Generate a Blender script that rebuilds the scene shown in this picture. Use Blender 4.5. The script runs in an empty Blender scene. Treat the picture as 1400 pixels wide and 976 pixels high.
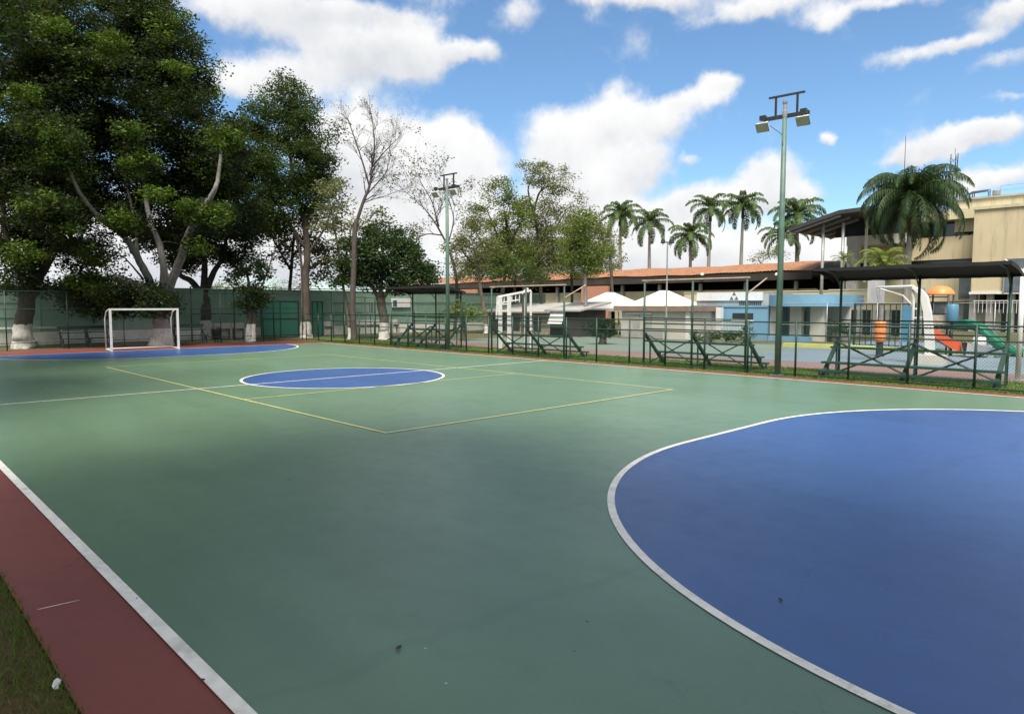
import bpy, math, random
import numpy as np
from mathutils import Vector, Matrix

random.seed(7)
RNG = np.random.default_rng(11)
scene = bpy.context.scene
COL = scene.collection
R = math.radians

# ------------------------------------------------------------------ survey
# camera station and bearings measured on the court markings (futsal court, 18 x 9 m volleyball court)
CAM = Vector((19.1459, -11.2293, 2.2413)); FPX = 944.3279; PITCH = .0745; YAW = -.8029
FW = Vector((math.sin(YAW)*math.cos(PITCH), math.cos(YAW)*math.cos(PITCH), -math.sin(PITCH)))
RT = Vector((math.cos(YAW), -math.sin(YAW), 0)); UP = RT.cross(FW)
def ray(px, py): return FW + RT*((px-700)/FPX) - UP*((py-488)/FPX)
def at(px, py, depth): return CAM + ray(px, py)*depth
def gnd(px, py): d = ray(px, py); return CAM + d*(-CAM.z/d.z)
def on_y(px, py, y): d = ray(px, py); return CAM + d*((y-CAM.y)/d.y)
def on_x(px, py, x): d = ray(px, py); return CAM + d*((x-CAM.x)/d.x)

# ------------------------------------------------------------------ materials
def new_mat(name):
    m = bpy.data.materials.new(name); m.use_nodes = True
    nt = m.node_tree; b = nt.nodes['Principled BSDF']
    return m, nt, b
def N(nt, t, **kw):
    n = nt.nodes.new(t)
    for k, v in kw.items(): setattr(n, k, v)
    return n
def inp(n, d):
    for k, v in d.items(): n.inputs[k].default_value = v
    return n
def math_n(nt, op, a, b=None, clamp=False):
    n = N(nt, 'ShaderNodeMath', operation=op, use_clamp=clamp)
    for i, v in enumerate((a, b)):
        if v is None: continue
        if isinstance(v, (int, float)): n.inputs[i].default_value = v
        else: nt.links.new(v, n.inputs[i])
    return n.outputs[0]
def noise(nt, scale, detail=4, rough=.55, vec=None, dist=0):
    n = N(nt, 'ShaderNodeTexNoise'); inp(n, {'Scale': scale, 'Detail': detail, 'Roughness': rough, 'Distortion': dist})
    if vec is None: vec = N(nt, 'ShaderNodeTexCoord').outputs['Object']
    nt.links.new(vec, n.inputs['Vector']); return n.outputs['Fac']
def ramp(nt, fac, stops):
    r = N(nt, 'ShaderNodeValToRGB'); e = r.color_ramp.elements
    while len(e) < len(stops): e.new(.5)
    for el, (p, c) in zip(e, stops): el.position = p; el.color = (*c, 1) if len(c) == 3 else c
    nt.links.new(fac, r.inputs['Fac']); return r.outputs['Color']
def mixc(nt, fac, a, b, mode='MIX'):
    n = N(nt, 'ShaderNodeMix', data_type='RGBA', blend_type=mode)
    for s, v in ((n.inputs['Factor'], fac), (n.inputs[6], a), (n.inputs[7], b)):
        if isinstance(v, (int, float)): s.default_value = v
        elif isinstance(v, tuple): s.default_value = (*v, 1) if len(v) == 3 else v
        else: nt.links.new(v, s)
    return n.outputs[2]
def bump(nt, b, h, strength=.3, dist=.02):
    n = N(nt, 'ShaderNodeBump'); inp(n, {'Strength': strength, 'Distance': dist})
    nt.links.new(h, n.inputs['Height']); nt.links.new(n.outputs[0], b.inputs['Normal'])
def sc(c, k): return tuple(min(1, v*k) for v in c)
def plain(name, c, rough=.5, var=.18, scale=3.0, metal=0, spec=.5, bmp=0, c2=None, bscale=None):
    """paint / metal / plaster with uneven wear"""
    m, nt, b = new_mat(name)
    n1 = noise(nt, scale, 6, .6)
    col = ramp(nt, n1, [(.3, sc(c, 1-var)), (.62, sc(c, 1+var*.6))])
    if c2: 
        n2 = noise(nt, scale*.45, 8, .7)
        col = mixc(nt, ramp(nt, n2, [(.52, (0, 0, 0)), (.68, (1, 1, 1))]), col, c2)
    nt.links.new(col, b.inputs['Base Color'])
    inp(b, {'Roughness': rough, 'Metallic': metal, 'Specular IOR Level': spec})
    if bmp: bump(nt, b, noise(nt, bscale or scale*8, 6, .65), bmp, .02)
    return m
M = {}
def surface(name, c, rough, wear=.25, spec=.45, stain=None, fine=.12):
    """painted acrylic sport surface: soft cloudy stains, roller streaks, fine grain"""
    m, nt, b = new_mat(name)
    tc = N(nt, 'ShaderNodeTexCoord').outputs['Object']
    mp = N(nt, 'ShaderNodeMapping'); mp.inputs['Scale'].default_value = (.16, 1.1, 1); mp.inputs['Rotation'].default_value = (0, 0, .05)
    nt.links.new(tc, mp.inputs['Vector'])
    big = noise(nt, .33, 5, .6, tc, .6); st = noise(nt, .9, 5, .6, mp.outputs[0], .8); gr = noise(nt, 90, 3, .7, tc); md = noise(nt, 2.6, 6, .7, tc)
    col = ramp(nt, big, [(.3, sc(c, 1-wear*.55)), (.5, c), (.72, sc(c, 1+wear*.55))])
    col = mixc(nt, ramp(nt, st, [(.42, (0, 0, 0)), (.72, (.6, .6, .6))]), col, stain or sc(c, 1.25))
    col = mixc(nt, ramp(nt, md, [(.5, (0, 0, 0)), (.8, (.35, .35, .35))]), col, sc(c, .78))
    col = mixc(nt, fine, col, ramp(nt, gr, [(.35, sc(c, .7)), (.65, sc(c, 1.3))]))
    # long faint seams between the poured strips
    sp = N(nt, 'ShaderNodeSeparateXYZ'); nt.links.new(tc, sp.inputs[0])
    wob = math_n(nt, 'MULTIPLY', noise(nt, .35, 4, .6, tc), 1.6)
    q = math_n(nt, 'ADD', math_n(nt, 'ADD', sp.outputs['X'], math_n(nt, 'MULTIPLY', sp.outputs['Y'], -.12)), wob)
    fr = math_n(nt, 'PINGPONG', q, 2.9)
    seam = math_n(nt, 'MULTIPLY', math_n(nt, 'LESS_THAN', fr, .06), math_n(nt, 'MULTIPLY', noise(nt, .5, 3, .5, tc), .3))
    col = mixc(nt, seam, col, sc(c, .6))
    vo = N(nt, 'ShaderNodeTexVoronoi', feature='DISTANCE_TO_EDGE'); vo.inputs['Scale'].default_value = .42
    wv = N(nt, 'ShaderNodeVectorMath', operation='ADD'); nn = N(nt, 'ShaderNodeTexNoise'); inp(nn, {'Scale': 1.7, 'Detail': 6}); nt.links.new(tc, nn.inputs['Vector']); nt.links.new(tc, wv.inputs[0]); nt.links.new(nn.outputs['Color'], wv.inputs[1]); nt.links.new(wv.outputs[0], vo.inputs['Vector'])
    crack = math_n(nt, 'MULTIPLY', math_n(nt, 'LESS_THAN', vo.outputs['Distance'], .0035), ramp(nt, noise(nt, .45, 3, .5, tc), [(.52, (0, 0, 0)), (.66, (.5, .5, .5))]))
    col = mixc(nt, crack, col, sc(c, .45))
    for rot, thr in ((.7, .69), (-.5, .7), (1.9, .71)):     # shoe scuffs in several directions
        m2 = N(nt, 'ShaderNodeMapping'); m2.inputs['Scale'].default_value = (1.3, 14, 1); m2.inputs['Rotation'].default_value = (0, 0, rot); nt.links.new(tc, m2.inputs['Vector'])
        col = mixc(nt, ramp(nt, noise(nt, 1.6, 5, .6, m2.outputs[0], .5), [(thr, (0, 0, 0)), (thr+.06, (.4, .4, .4))]), col, sc(c, .55))
    nt.links.new(col, b.inputs['Base Color'])
    rr = N(nt, 'ShaderNodeMapRange'); inp(rr, {'To Min': rough-.1, 'To Max': rough+.12}); nt.links.new(md, rr.inputs['Value'])
    nt.links.new(rr.outputs[0], b.inputs['Roughness']); inp(b, {'Specular IOR Level': spec})
    bump(nt, b, gr, .25, .004)
    return m
M['court_green'] = surface('court_green', (.1, .173, .106), .36, .2, .7)
M['court_blue'] = surface('court_blue', (.03, .077, .225), .38, .2, .75)
M['court_red'] = surface('court_red', (.17, .045, .032), .5, .25, .45)
M['line_white'] = plain('line_white', (.75, .74, .7), .5, .14, 6, c2=(.52, .52, .47))
M['line_yellow'] = plain('line_yellow', (.55, .52, .2), .6, .15, 5, c2=(.35, .42, .22))
def chipped(m, c):
    nt = m.node_tree; b = nt.nodes['Principled BSDF']; src = b.inputs['Base Color'].links[0].from_socket; tc = N(nt, 'ShaderNodeTexCoord').outputs['Object']
    f = math_n(nt, 'MULTIPLY', ramp(nt, noise(nt, 38, 6, .75, tc), [(.56, (0, 0, 0)), (.62, (1, 1, 1))]), ramp(nt, noise(nt, 1.1, 4, .6, tc), [(.45, (0, 0, 0)), (.7, (.8, .8, .8))]))
    nt.links.new(mixc(nt, f, src, c), b.inputs['Base Color'])
chipped(M['line_white'], (.2, .24, .2)); chipped(M['line_yellow'], (.12, .17, .1))
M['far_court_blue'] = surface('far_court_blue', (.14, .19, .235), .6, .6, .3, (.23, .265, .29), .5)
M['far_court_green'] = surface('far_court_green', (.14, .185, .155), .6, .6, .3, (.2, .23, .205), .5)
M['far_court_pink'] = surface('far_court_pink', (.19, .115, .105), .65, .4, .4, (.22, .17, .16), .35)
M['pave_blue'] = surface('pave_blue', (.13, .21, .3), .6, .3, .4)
def ground_mat(name, a, bcol, s=.6, dirt=(.1, .075, .045)):
    m, nt, b = new_mat(name)
    n1 = noise(nt, s, 8, .65); n2 = noise(nt, 14, 6, .7)
    col = mixc(nt, ramp(nt, n1, [(.4, (0, 0, 0)), (.6, (1, 1, 1))]), a, bcol)
    col = mixc(nt, ramp(nt, n2, [(.5, (0, 0, 0)), (.75, (.8, .8, .8))]), col, dirt)
    nt.links.new(col, b.inputs['Base Color']); inp(b, {'Roughness': .95, 'Specular IOR Level': .1})
    bump(nt, b, n2, .8, .05); return m
M['earth'] = ground_mat('earth', (.075, .085, .035), (.15, .13, .09))
M['turf'] = ground_mat('turf', (.075, .125, .022), (.105, .15, .03), .8, (.09, .09, .035))
M['soil'] = ground_mat('soil', (.095, .066, .036), (.075, .07, .028), 2.5, (.13, .09, .05))
M['white_paint'] = plain('white_paint', (.64, .65, .64), .4, .08, 4)
M['green_steel'] = plain('green_steel', (.015, .058, .041), .5, .3, 5, c2=(.022, .038, .03))
M['dark_green_steel'] = plain('dark_green_steel', (.011, .036, .028), .5, .3, 5)
M['lamp_green'] = plain('lamp_green', (.085, .155, .125), .5, .25, 2.5, c2=(.1, .16, .135))
M['dark_steel'] = plain('dark_steel', (.02, .024, .026), .5, .3, 6)
M['grey_steel'] = plain('grey_steel', (.3, .31, .31), .45, .2, 6, metal=.3)
M['rust_bar'] = plain('rust_bar', (.36, .27, .2), .6, .3, 4, c2=(.4, .38, .34))
M['lamp_face'] = plain('lamp_face', (.42, .4, .33), .25, .15, 9)
M['shade_cloth'] = plain('shade_cloth', (.012, .013, .014), .85, .3, 3, bmp=.4)
M['windscreen'] = plain('windscreen', (.19, .3, .235), .85, .2, .5, c2=(.15, .25, .2), bmp=.3, bscale=2)
M['dado'] = plain('dado', (.72, .71, .67), .7, .2, .8, c2=(.42, .42, .39))
M['gate_teal'] = plain('gate_teal', (.025, .17, .12), .55, .25, .7, c2=(.05, .15, .115))
M['tent'] = plain('tent', (.56, .55, .52), .6, .05, 1)
M['cream'] = plain('cream', (.5, .43, .285), .8, .1, .22, c2=(.45, .385, .25), bmp=.15)
def stained(m):
    nt = m.node_tree; b = nt.nodes['Principled BSDF']; src = b.inputs['Base Color'].links[0].from_socket
    mp = N(nt, 'ShaderNodeMapping'); mp.inputs['Scale'].default_value = (1.6, 1.6, .12); nt.links.new(N(nt, 'ShaderNodeTexCoord').outputs['Object'], mp.inputs[0])
    f = ramp(nt, noise(nt, 1.4, 8, .7, mp.outputs[0]), [(.52, (0, 0, 0)), (.75, (.75, .75, .75))])
    nt.links.new(mixc(nt, f, src, (.2, .18, .13)), b.inputs['Base Color'])
M['cream_pale'] = plain('cream_pale', (.5, .455, .32), .8, .1, .3, c2=(.5, .49, .4))
stained(M['cream']); stained(M['cream_pale'])
M['beige'] = plain('beige', (.5, .46, .3), .8, .12, .4, c2=(.4, .38, .29))
M['offwhite'] = plain('offwhite', (.5, .48, .43), .75, .12, .6, c2=(.4, .38, .33))
M['brown'] = plain('brown', (.2, .15, .12), .8, .2, 1.2)
M['blue_wall'] = plain('blue_wall', (.15, .31, .45), .7, .12, .7, c2=(.12, .26, .4))
M['concrete'] = plain('concrete', (.33, .33, .32), .85, .2, 1, c2=(.25, .25, .24), bmp=.2)
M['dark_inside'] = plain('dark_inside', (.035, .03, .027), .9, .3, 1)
M['roof_dark'] = plain('roof_dark', (.035, .036, .04), .7, .3, .8)
M['kerb_yellow'] = plain('kerb_yellow', (.5, .5, .16), .7, .2, 1, c2=(.35, .42, .2))
M['orange'] = plain('orange', (.75, .22, .06), .45, .12, 2)
M['red_plastic'] = plain('red_plastic', (.6, .09, .035), .4, .15, 2)
M['green_plastic'] = plain('green_plastic', (.03, .27, .17), .4, .15, 2)
M['blue_plastic'] = plain('blue_plastic', (.07, .2, .3), .45, .15, 2)
M['grey_plastic'] = plain('grey_plastic', (.4, .41, .42), .5, .15, 2)
M['black'] = plain('black', (.015, .016, .016), .5, .2, 4)
M['bench_blue'] = plain('bench_blue', (.025, .075, .12), .5, .2, 4)
M['logo'] = plain('logo', (.12, .12, .12), .6, .1, 4)
M['stone_clad'] = plain('stone_clad', (.36, .33, .27), .9, .35, 2.2, c2=(.2, .19, .16), bmp=.6)
def glass_mat(name, c):
    m, nt, b = new_mat(name); n1 = noise(nt, .5, 3)
    nt.links.new(ramp(nt, n1, [(.35, sc(c, .6)), (.65, sc(c, 1.4))]), b.inputs['Base Color'])
    inp(b, {'Roughness': .08, 'Specular IOR Level': .7}); return m
M['glass'] = glass_mat('glass', (.03, .04, .045)); M['glass_grey'] = glass_mat('glass_grey', (.1, .12, .14))
def brick_mat():
    m, nt, b = new_mat('brick'); t = N(nt, 'ShaderNodeTexBrick'); inp(t, {'Scale': 3.5, 'Color1': (.42, .15, .08, 1), 'Color2': (.34, .12, .07, 1), 'Mortar': (.4, .35, .3, 1), 'Mortar Size': .02})
    tc = N(nt, 'ShaderNodeTexCoord'); mp = N(nt, 'ShaderNodeMapping'); mp.inputs['Rotation'].default_value = (R(90), 0, 0)
    nt.links.new(tc.outputs['Object'], mp.inputs[0]); nt.links.new(mp.outputs[0], t.inputs['Vector'])
    nt.links.new(t.outputs['Color'], b.inputs['Base Color']); inp(b, {'Roughness': .9}); return m
M['brick'] = brick_mat()
def tile_mat():
    m, nt, b = new_mat('clay_tile'); n1 = noise(nt, 1.6, 6, .75); n2 = noise(nt, .25, 4, .6)
    col = ramp(nt, n1, [(.3, (.13, .06, .03)), (.5, (.27, .122, .055)), (.72, (.36, .185, .09))])
    col = mixc(nt, ramp(nt, n2, [(.45, (0, 0, 0)), (.7, (.6, .6, .6))]), col, (.24, .13, .09))
    nt.links.new(col, b.inputs['Base Color']); inp(b, {'Roughness': .85}); bump(nt, b, n1, .5, .05); return m
M['clay_tile'] = tile_mat()
def bark_mat(name, c, c2, white_to=None):
    m, nt, b = new_mat(name)
    tc = N(nt, 'ShaderNodeTexCoord').outputs['Object']
    mp = N(nt, 'ShaderNodeMapping'); mp.inputs['Scale'].default_value = (5, 5, 1.1); nt.links.new(tc, mp.inputs[0])
    n1 = noise(nt, 1.5, 8, .7, mp.outputs[0]); col = ramp(nt, n1, [(.32, c2), (.66, c)])
    if white_to:   # whitewash brushed on up to about this height, worn at its edge
        sp = N(nt, 'ShaderNodeSeparateXYZ'); nt.links.new(tc, sp.inputs[0])
        z = math_n(nt, 'ADD', sp.outputs['Z'], math_n(nt, 'MULTIPLY', noise(nt, 5, 6, .7, tc), -.35))
        f = math_n(nt, 'LESS_THAN', z, white_to-.17)
        wn = ramp(nt, noise(nt, 3, 8, .75, mp.outputs[0]), [(.32, (.27, .255, .23)), (.52, (.6, .59, .56))])
        col = mixc(nt, f, col, wn)
    nt.links.new(col, b.inputs['Base Color']); inp(b, {'Roughness': .9, 'Specular IOR Level': .2}); bump(nt, b, n1, .8, .05); return m
M['bark_dark'] = bark_mat('bark_dark', (.075, .06, .05), (.03, .025, .022), 1.25)
M['bark_dark_plain'] = bark_mat('bark_dark_plain', (.07, .058, .048), (.03, .025, .022))
M['bark_grey'] = bark_mat('bark_grey', (.27, .26, .24), (.13, .125, .115), .98)
M['bark_mid'] = bark_mat('bark_mid', (.13, .11, .092), (.065, .054, .046), 1.1)
M['bark_tan'] = bark_mat('bark_tan', (.17, .135, .105), (.085, .07, .056), .8)
M['bark_twig'] = bark_mat('bark_twig', (.1, .085, .075), (.05, .043, .04))
M['palm_trunk'] = bark_mat('palm_trunk', (.33, .31, .28), (.17, .16, .145))
def leaf_mat(name, a, bcol, young=None, trans=.3, clump=.35, ypos=.58):
    m, nt, b = new_mat(name); nt.nodes.remove(b)
    out = nt.nodes['Material Output']
    g = N(nt, 'ShaderNodeNewGeometry')
    col = mixc(nt, g.outputs['Random Per Island'], a, bcol)
    if young:   # flushes of fresh pale leaves in whole sprays
        f = ramp(nt, noise(nt, clump, 3, .5), [(ypos, (0, 0, 0)), (ypos+.08, (1, 1, 1))])
        col = mixc(nt, f, col, young)
    d = N(nt, 'ShaderNodeBsdfPrincipled'); nt.links.new(col, d.inputs['Base Color']); inp(d, {'Roughness': .55, 'Specular IOR Level': .25})
    t = N(nt, 'ShaderNodeBsdfTranslucent'); nt.links.new(mixc(nt, .5, col, (.16, .22, .02)), t.inputs['Color'])
    mx = N(nt, 'ShaderNodeMixShader'); mx.inputs[0].default_value = trans
    nt.links.new(d.outputs[0], mx.inputs[1]); nt.links.new(t.outputs[0], mx.inputs[2]); nt.links.new(mx.outputs[0], out.inputs['Surface'])
    return m
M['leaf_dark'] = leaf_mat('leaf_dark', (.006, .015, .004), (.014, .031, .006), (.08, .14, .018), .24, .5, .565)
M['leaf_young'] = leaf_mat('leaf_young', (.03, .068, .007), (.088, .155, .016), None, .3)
M['leaf_mid'] = leaf_mat('leaf_mid', (.018, .04, .009), (.038, .072, .016), (.08, .14, .02), .28, .42, .58)
M['leaf_bush'] = leaf_mat('leaf_bush', (.018, .042, .013), (.038, .075, .022), (.06, .105, .028), .22, .5, .6)
M['leaf_olive'] = leaf_mat('leaf_olive', (.12, .132, .055), (.21, .215, .1), (.18, .22, .07), .35, .5, .6)
M['leaf_light'] = leaf_mat('leaf_light', (.09, .13, .028), (.16, .215, .05), (.2, .27, .045), .35, .5, .6)
M['leaf_brown'] = leaf_mat('leaf_brown', (.06, .062, .025), (.11, .1, .045), None, .3)
M['frond'] = leaf_mat('frond', (.04, .085, .025), (.085, .14, .045), None, .25)
M['frond_yellow'] = leaf_mat('frond_yellow', (.12, .17, .03), (.22, .26, .06), None, .35)
M['frond_dark'] = leaf_mat('frond_dark', (.022, .048, .017), (.05, .09, .032), None, .2)
M['grass_blade'] = leaf_mat('grass_blade', (.055, .105, .014), (.12, .175, .03), None, .3)
M['grass_dry'] = leaf_mat('grass_dry', (.07, .065, .025), (.13, .1, .045), None, .2)
M['dead_leaf'] = plain('dead_leaf', (.035, .03, .022), .8, .3, 20)
M['paper'] = plain('paper', (.66, .67, .69), .7, .12, 15)
def mesh_wire_mat(name, c, s=.062, w=.11):
    """galvanised diamond wire: only the wires are opaque"""
    m, nt, b = new_mat(name); out = nt.nodes['Material Output']
    sp = N(nt, 'ShaderNodeSeparateXYZ'); nt.links.new(N(nt, 'ShaderNodeTexCoord').outputs['Object'], sp.inputs[0])
    h = math_n(nt, 'ADD', sp.outputs['X'], sp.outputs['Y'])
    fs = []
    for op in ('ADD', 'SUBTRACT'):
        q = math_n(nt, 'FRACT', math_n(nt, 'DIVIDE', math_n(nt, op, h, sp.outputs['Z']), s*1.414))
        fs.append(math_n(nt, 'LESS_THAN', q, w))
    f = math_n(nt, 'MAXIMUM', fs[0], fs[1])
    inp(b, {'Base Color': (*c, 1), 'Roughness': .5})
    tr = N(nt, 'ShaderNodeBsdfTransparent'); mx = N(nt, 'ShaderNodeMixShader')
    nt.links.new(f, mx.inputs[0]); nt.links.new(tr.outputs[0], mx.inputs[1]); nt.links.new(b.outputs[0], mx.inputs[2]); nt.links.new(mx.outputs[0], out.inputs['Surface'])
    return m
M['wire_green'] = mesh_wire_mat('wire_green', (.03, .09, .065), w=.075)
M['wire_far'] = mesh_wire_mat('wire_far', (.03, .075, .055), w=.06)
M['net_dark'] = mesh_wire_mat('net_dark', (.03, .035, .035), .05, .16)
M['net_white'] = mesh_wire_mat('net_white', (.5, .5, .5), .12, .02)

# ------------------------------------------------------------------ mesh builder
class MB:
    def __init__(s): s.v = []; s.f = []
    def quad(s, *p):
        i = len(s.v); s.v += [Vector(q) for q in p]; s.f.append(tuple(range(i, i+len(p)))); return s
    def box(s, x0, x1, y0, y1, z0, z1, rz=0, c=None):
        if x1 < x0: x0, x1 = x1, x0
        if y1 < y0: y0, y1 = y1, y0
        i = len(s.v); P = [Vector((x, y, z)) for z in (z0, z1) for x, y in ((x0, y0), (x1, y0), (x1, y1), (x0, y1))]
        if rz:
            c = Vector(c) if c else Vector(((x0+x1)/2, (y0+y1)/2, 0)); m = Matrix.Rotation(rz, 3, 'Z'); P = [m @ (p-c) + c for p in P]
        s.v += P
        s.f += [tuple(i+k for k in q) for q in ((0, 3, 2, 1), (4, 5, 6, 7), (0, 1, 5, 4), (1, 2, 6, 5), (2, 3, 7, 6), (3, 0, 4, 7))]; return s
    def bar(s, a, b, w, h=None, up=(0, 0, 1)):
        """square section bar from a to b"""
        a, b = Vector(a), Vector(b); h = h or w; d = (b-a).normalized(); u = Vector(up)
        if abs(d.dot(u)) > .95: u = Vector((1, 0, 0))
        x = d.cross(u).normalized(); y = x.cross(d); i = len(s.v)
        for p in (a, b):
            for sx, sy in ((-1, -1), (1, -1), (1, 1), (-1, 1)): s.v.append(p + x*(sx*w/2) + y*(sy*h/2))
        s.f += [tuple(i+k for k in q) for q in ((0, 1, 2, 3), (7, 6, 5, 4), (0, 4, 5, 1), (1, 5, 6, 2), (2, 6, 7, 3), (3, 7, 4, 0))]; return s
    def tube(s, pts, rad, n=8, cap=True):
        pts = [Vector(p) for p in pts]
        if isinstance(rad, (int, float)): rad = [rad]*len(pts)
        i0 = len(s.v); ref = None
        for k, p in enumerate(pts):
            d = (pts[min(k+1, len(pts)-1)] - pts[max(k-1, 0)])
            d = d.normalized() if d.length > 1e-9 else Vector((0, 0, 1))
            if ref is None: ref = Vector((1, 0, 0)) if abs(d.x) < .8 else Vector((0, 1, 0))
            x = (ref - d*ref.dot(d)).normalized(); y = d.cross(x); ref = x
            for j in range(n):
                a = 2*math.pi*j/n; s.v.append(p + (x*math.cos(a) + y*math.sin(a))*rad[k])
        for k in range(len(pts)-1):
            for j in range(n):
                a = i0+k*n+j; b = i0+k*n+(j+1) % n; s.f.append((a, b, b+n, a+n))
        if cap:
            s.f.append(tuple(i0+j for j in reversed(range(n)))); e = i0+(len(pts)-1)*n; s.f.append(tuple(e+j for j in range(n)))
        return s
    def lathe(s, c, prof, n=16):
        c = Vector(c); i0 = len(s.v)
        for r, z in prof:
            for j in range(n): a = 2*math.pi*j/n; s.v.append(c + Vector((r*math.cos(a), r*math.sin(a), z)))
        for k in range(len(prof)-1):
            for j in range(n): a = i0+k*n+j; b = i0+k*n+(j+1) % n; s.f.append((a, b, b+n, a+n))
        s.f.append(tuple(i0+j for j in reversed(range(n)))); e = i0+(len(prof)-1)*n; s.f.append(tuple(e+j for j in range(n)))
        return s
    def build(s, name, mat, parent=None, smooth=False, base=None):
        me = bpy.data.meshes.new(name)
        off = root_loc(parent) if parent else Vector(base or (0, 0, 0))
        me.from_pydata([tuple(v-off) for v in s.v], [], s.f); me.update()
        o = bpy.data.objects.new(name, me); COL.objects.link(o); me.materials.append(M[mat] if isinstance(mat, str) else mat)
        if smooth: me.polygons.foreach_set('use_smooth', [True]*len(me.polygons))
        if parent: o.parent = parent
        elif base: o.location = base
        return o
def root_loc(o):
    v = Vector((0, 0, 0))
    while o is not None: v = v + o.location; o = o.parent
    return v
def np_mesh(name, verts, quads, mat, parent=None):
    """verts (N,3) world, quads (K,4)"""
    off = root_loc(parent) if parent else Vector((0, 0, 0))
    verts = verts - np.array(off)
    me = bpy.data.meshes.new(name); n, k = len(verts), len(quads); w = quads.shape[1]
    me.vertices.add(n); me.vertices.foreach_set('co', verts.astype(np.float32).ravel())
    me.loops.add(k*w); me.loops.foreach_set('vertex_index', quads.astype(np.int32).ravel())
    me.polygons.add(k); me.polygons.foreach_set('loop_start', (np.arange(k)*w).astype(np.int32))
    me.update(calc_edges=True); me.validate()
    o = bpy.data.objects.new(name, me); COL.objects.link(o); me.materials.append(M[mat])
    if parent: o.parent = parent
    return o
def tag(o, label=None, cat=None, group=None, kind=None):
    for k, v in (('label', label), ('category', cat), ('group', group), ('kind', kind)):
        if v: o[k] = v
    return o
def thing(name, label, cat, loc=(0, 0, 0), group=None):
    o = bpy.data.objects.new(name, None); COL.objects.link(o); o.location = loc; o.empty_display_size = .2
    return tag(o, label, cat, group)
def dup(o, loc=None, rz=None, scale=None, label=None, group=None, parent=None):
    c = o.copy(); COL.objects.link(c)
    if parent: c.parent = parent
    for ch in [k for k in bpy.data.objects if k.parent == o]: dup(ch, parent=c)
    if loc is not None: c.location = loc
    if rz is not None: c.rotation_euler = (0, 0, rz)
    if scale: c.scale = (scale,)*3 if isinstance(scale, (int, float)) else scale
    if label: c['label'] = label
    if group: c['group'] = group
    return c
def struct(o): o['kind'] = 'structure'; return o
def sheet(name, mat, x0, x1, y0, y1, z): return struct(MB().quad((x0, y0, z), (x1, y0, z), (x1, y1, z), (x0, y1, z)).build(name, mat))

# ------------------------------------------------------------------ camera
cd = bpy.data.cameras.new('camera'); co = bpy.data.objects.new('camera', cd); COL.objects.link(co)
cd.sensor_width = 36; cd.sensor_fit = 'HORIZONTAL'; cd.lens = 36*FPX/1400; cd.clip_end = 6000; cd.clip_start = .05
mw = Matrix((RT, UP, -FW)).transposed().to_4x4(); mw.translation = CAM; co.matrix_world = mw
scene.camera = co

# ------------------------------------------------------------------ ground and courts
GX, GW = -18.5, 18.9        # goal lines
YL, YR = -9.80, 9.30        # side lines (outer edges)
sheet('ground', 'earth', -900, 900, -900, 900, -.03)
MB_ = MB()
sheet('running_border', 'court_red', -22.4, 27, -10.4, 9.95, 0)
sheet('court', 'court_green', GX, 24.5, YL+.004, YR-.004, .004)
def arc_d(r, half, gx, sgn, n=40):
    """outline of a futsal penalty area: quarter circles round each post joined by a straight run"""
    p = [(gx, -half-r)]
    p += [(gx - sgn*r*math.sin(a), -half - r*math.cos(a)) for a in [math.pi/2*k/n for k in range(1, n+1)]]
    p += [(gx - sgn*r*math.cos(a), half + r*math.sin(a)) for a in [math.pi/2*k/n for k in range(0, n+1)]]
    return p
def flat(name, mat, pts, z): return struct(MB().quad(*[(x, y, z) for x, y in pts]).build(name, mat))
def ribbon(mb, outer, inner, z):
    for k in range(len(outer)-1): mb.quad((*outer[k], z), (*outer[k+1], z), (*inner[k+1], z), (*inner[k], z))
    return mb
lines = MB(); LZ = .012; ylines = MB()
for gx, sgn, h in ((GW, 1, 1.4), (GX, -1, 1.35)):
    r = 5.86 if sgn > 0 else 5.75
    flat('penalty_area', 'court_blue', arc_d(r, h, gx, sgn), .008)
    ribbon(lines, arc_d(r+.0, h, gx, sgn), arc_d(r-.085, h, gx, sgn), LZ)
circ = lambda r: [(r*math.cos(2*math.pi*k/72), r*math.sin(2*math.pi*k/72)) for k in range(73)]
flat('centre_circle', 'court_blue', circ(3.04)[:-1], .008); ribbon(lines, circ(3.1), circ(3.02), LZ)
def line(mb, x0, y0, x1, y1, w, z=LZ):
    d = Vector((x1-x0, y1-y0, 0)).normalized(); n = Vector((-d.y, d.x, 0))*w/2; a = Vector((x0, y0, z)); b = Vector((x1, y1, z))
    mb.quad(a-n, b-n, b+n, a+n)
line(lines, GX, YL+.045, 24, YL+.045, .09); line(lines, GX, YR-.04, 24, YR-.04, .08)
line(lines, GX+.04, YL+.09, GX+.04, YR-.08, .08, LZ+.001)
line(lines, 0, YL+.09, 0, 9.2, .065, LZ-.0015)
line(lines, GW-.04, YL+.09, GW-.04, YR-.08, .08, LZ+.001)
struct(lines.build('court_lines', 'line_white'))
for a in ((-9, -4.5, 9, -4.5), (-9, 4.5, 9, 4.5)): line(ylines, *a, .05, .0145)
for x in (-9, 9): line(ylines, x, -4.525, x, 4.525, .05, .0155)
line(ylines, 3, -4.475, 3, 4.475, .045, .0155)
struct(ylines.build('volleyball_lines', 'line_yellow'))
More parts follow.
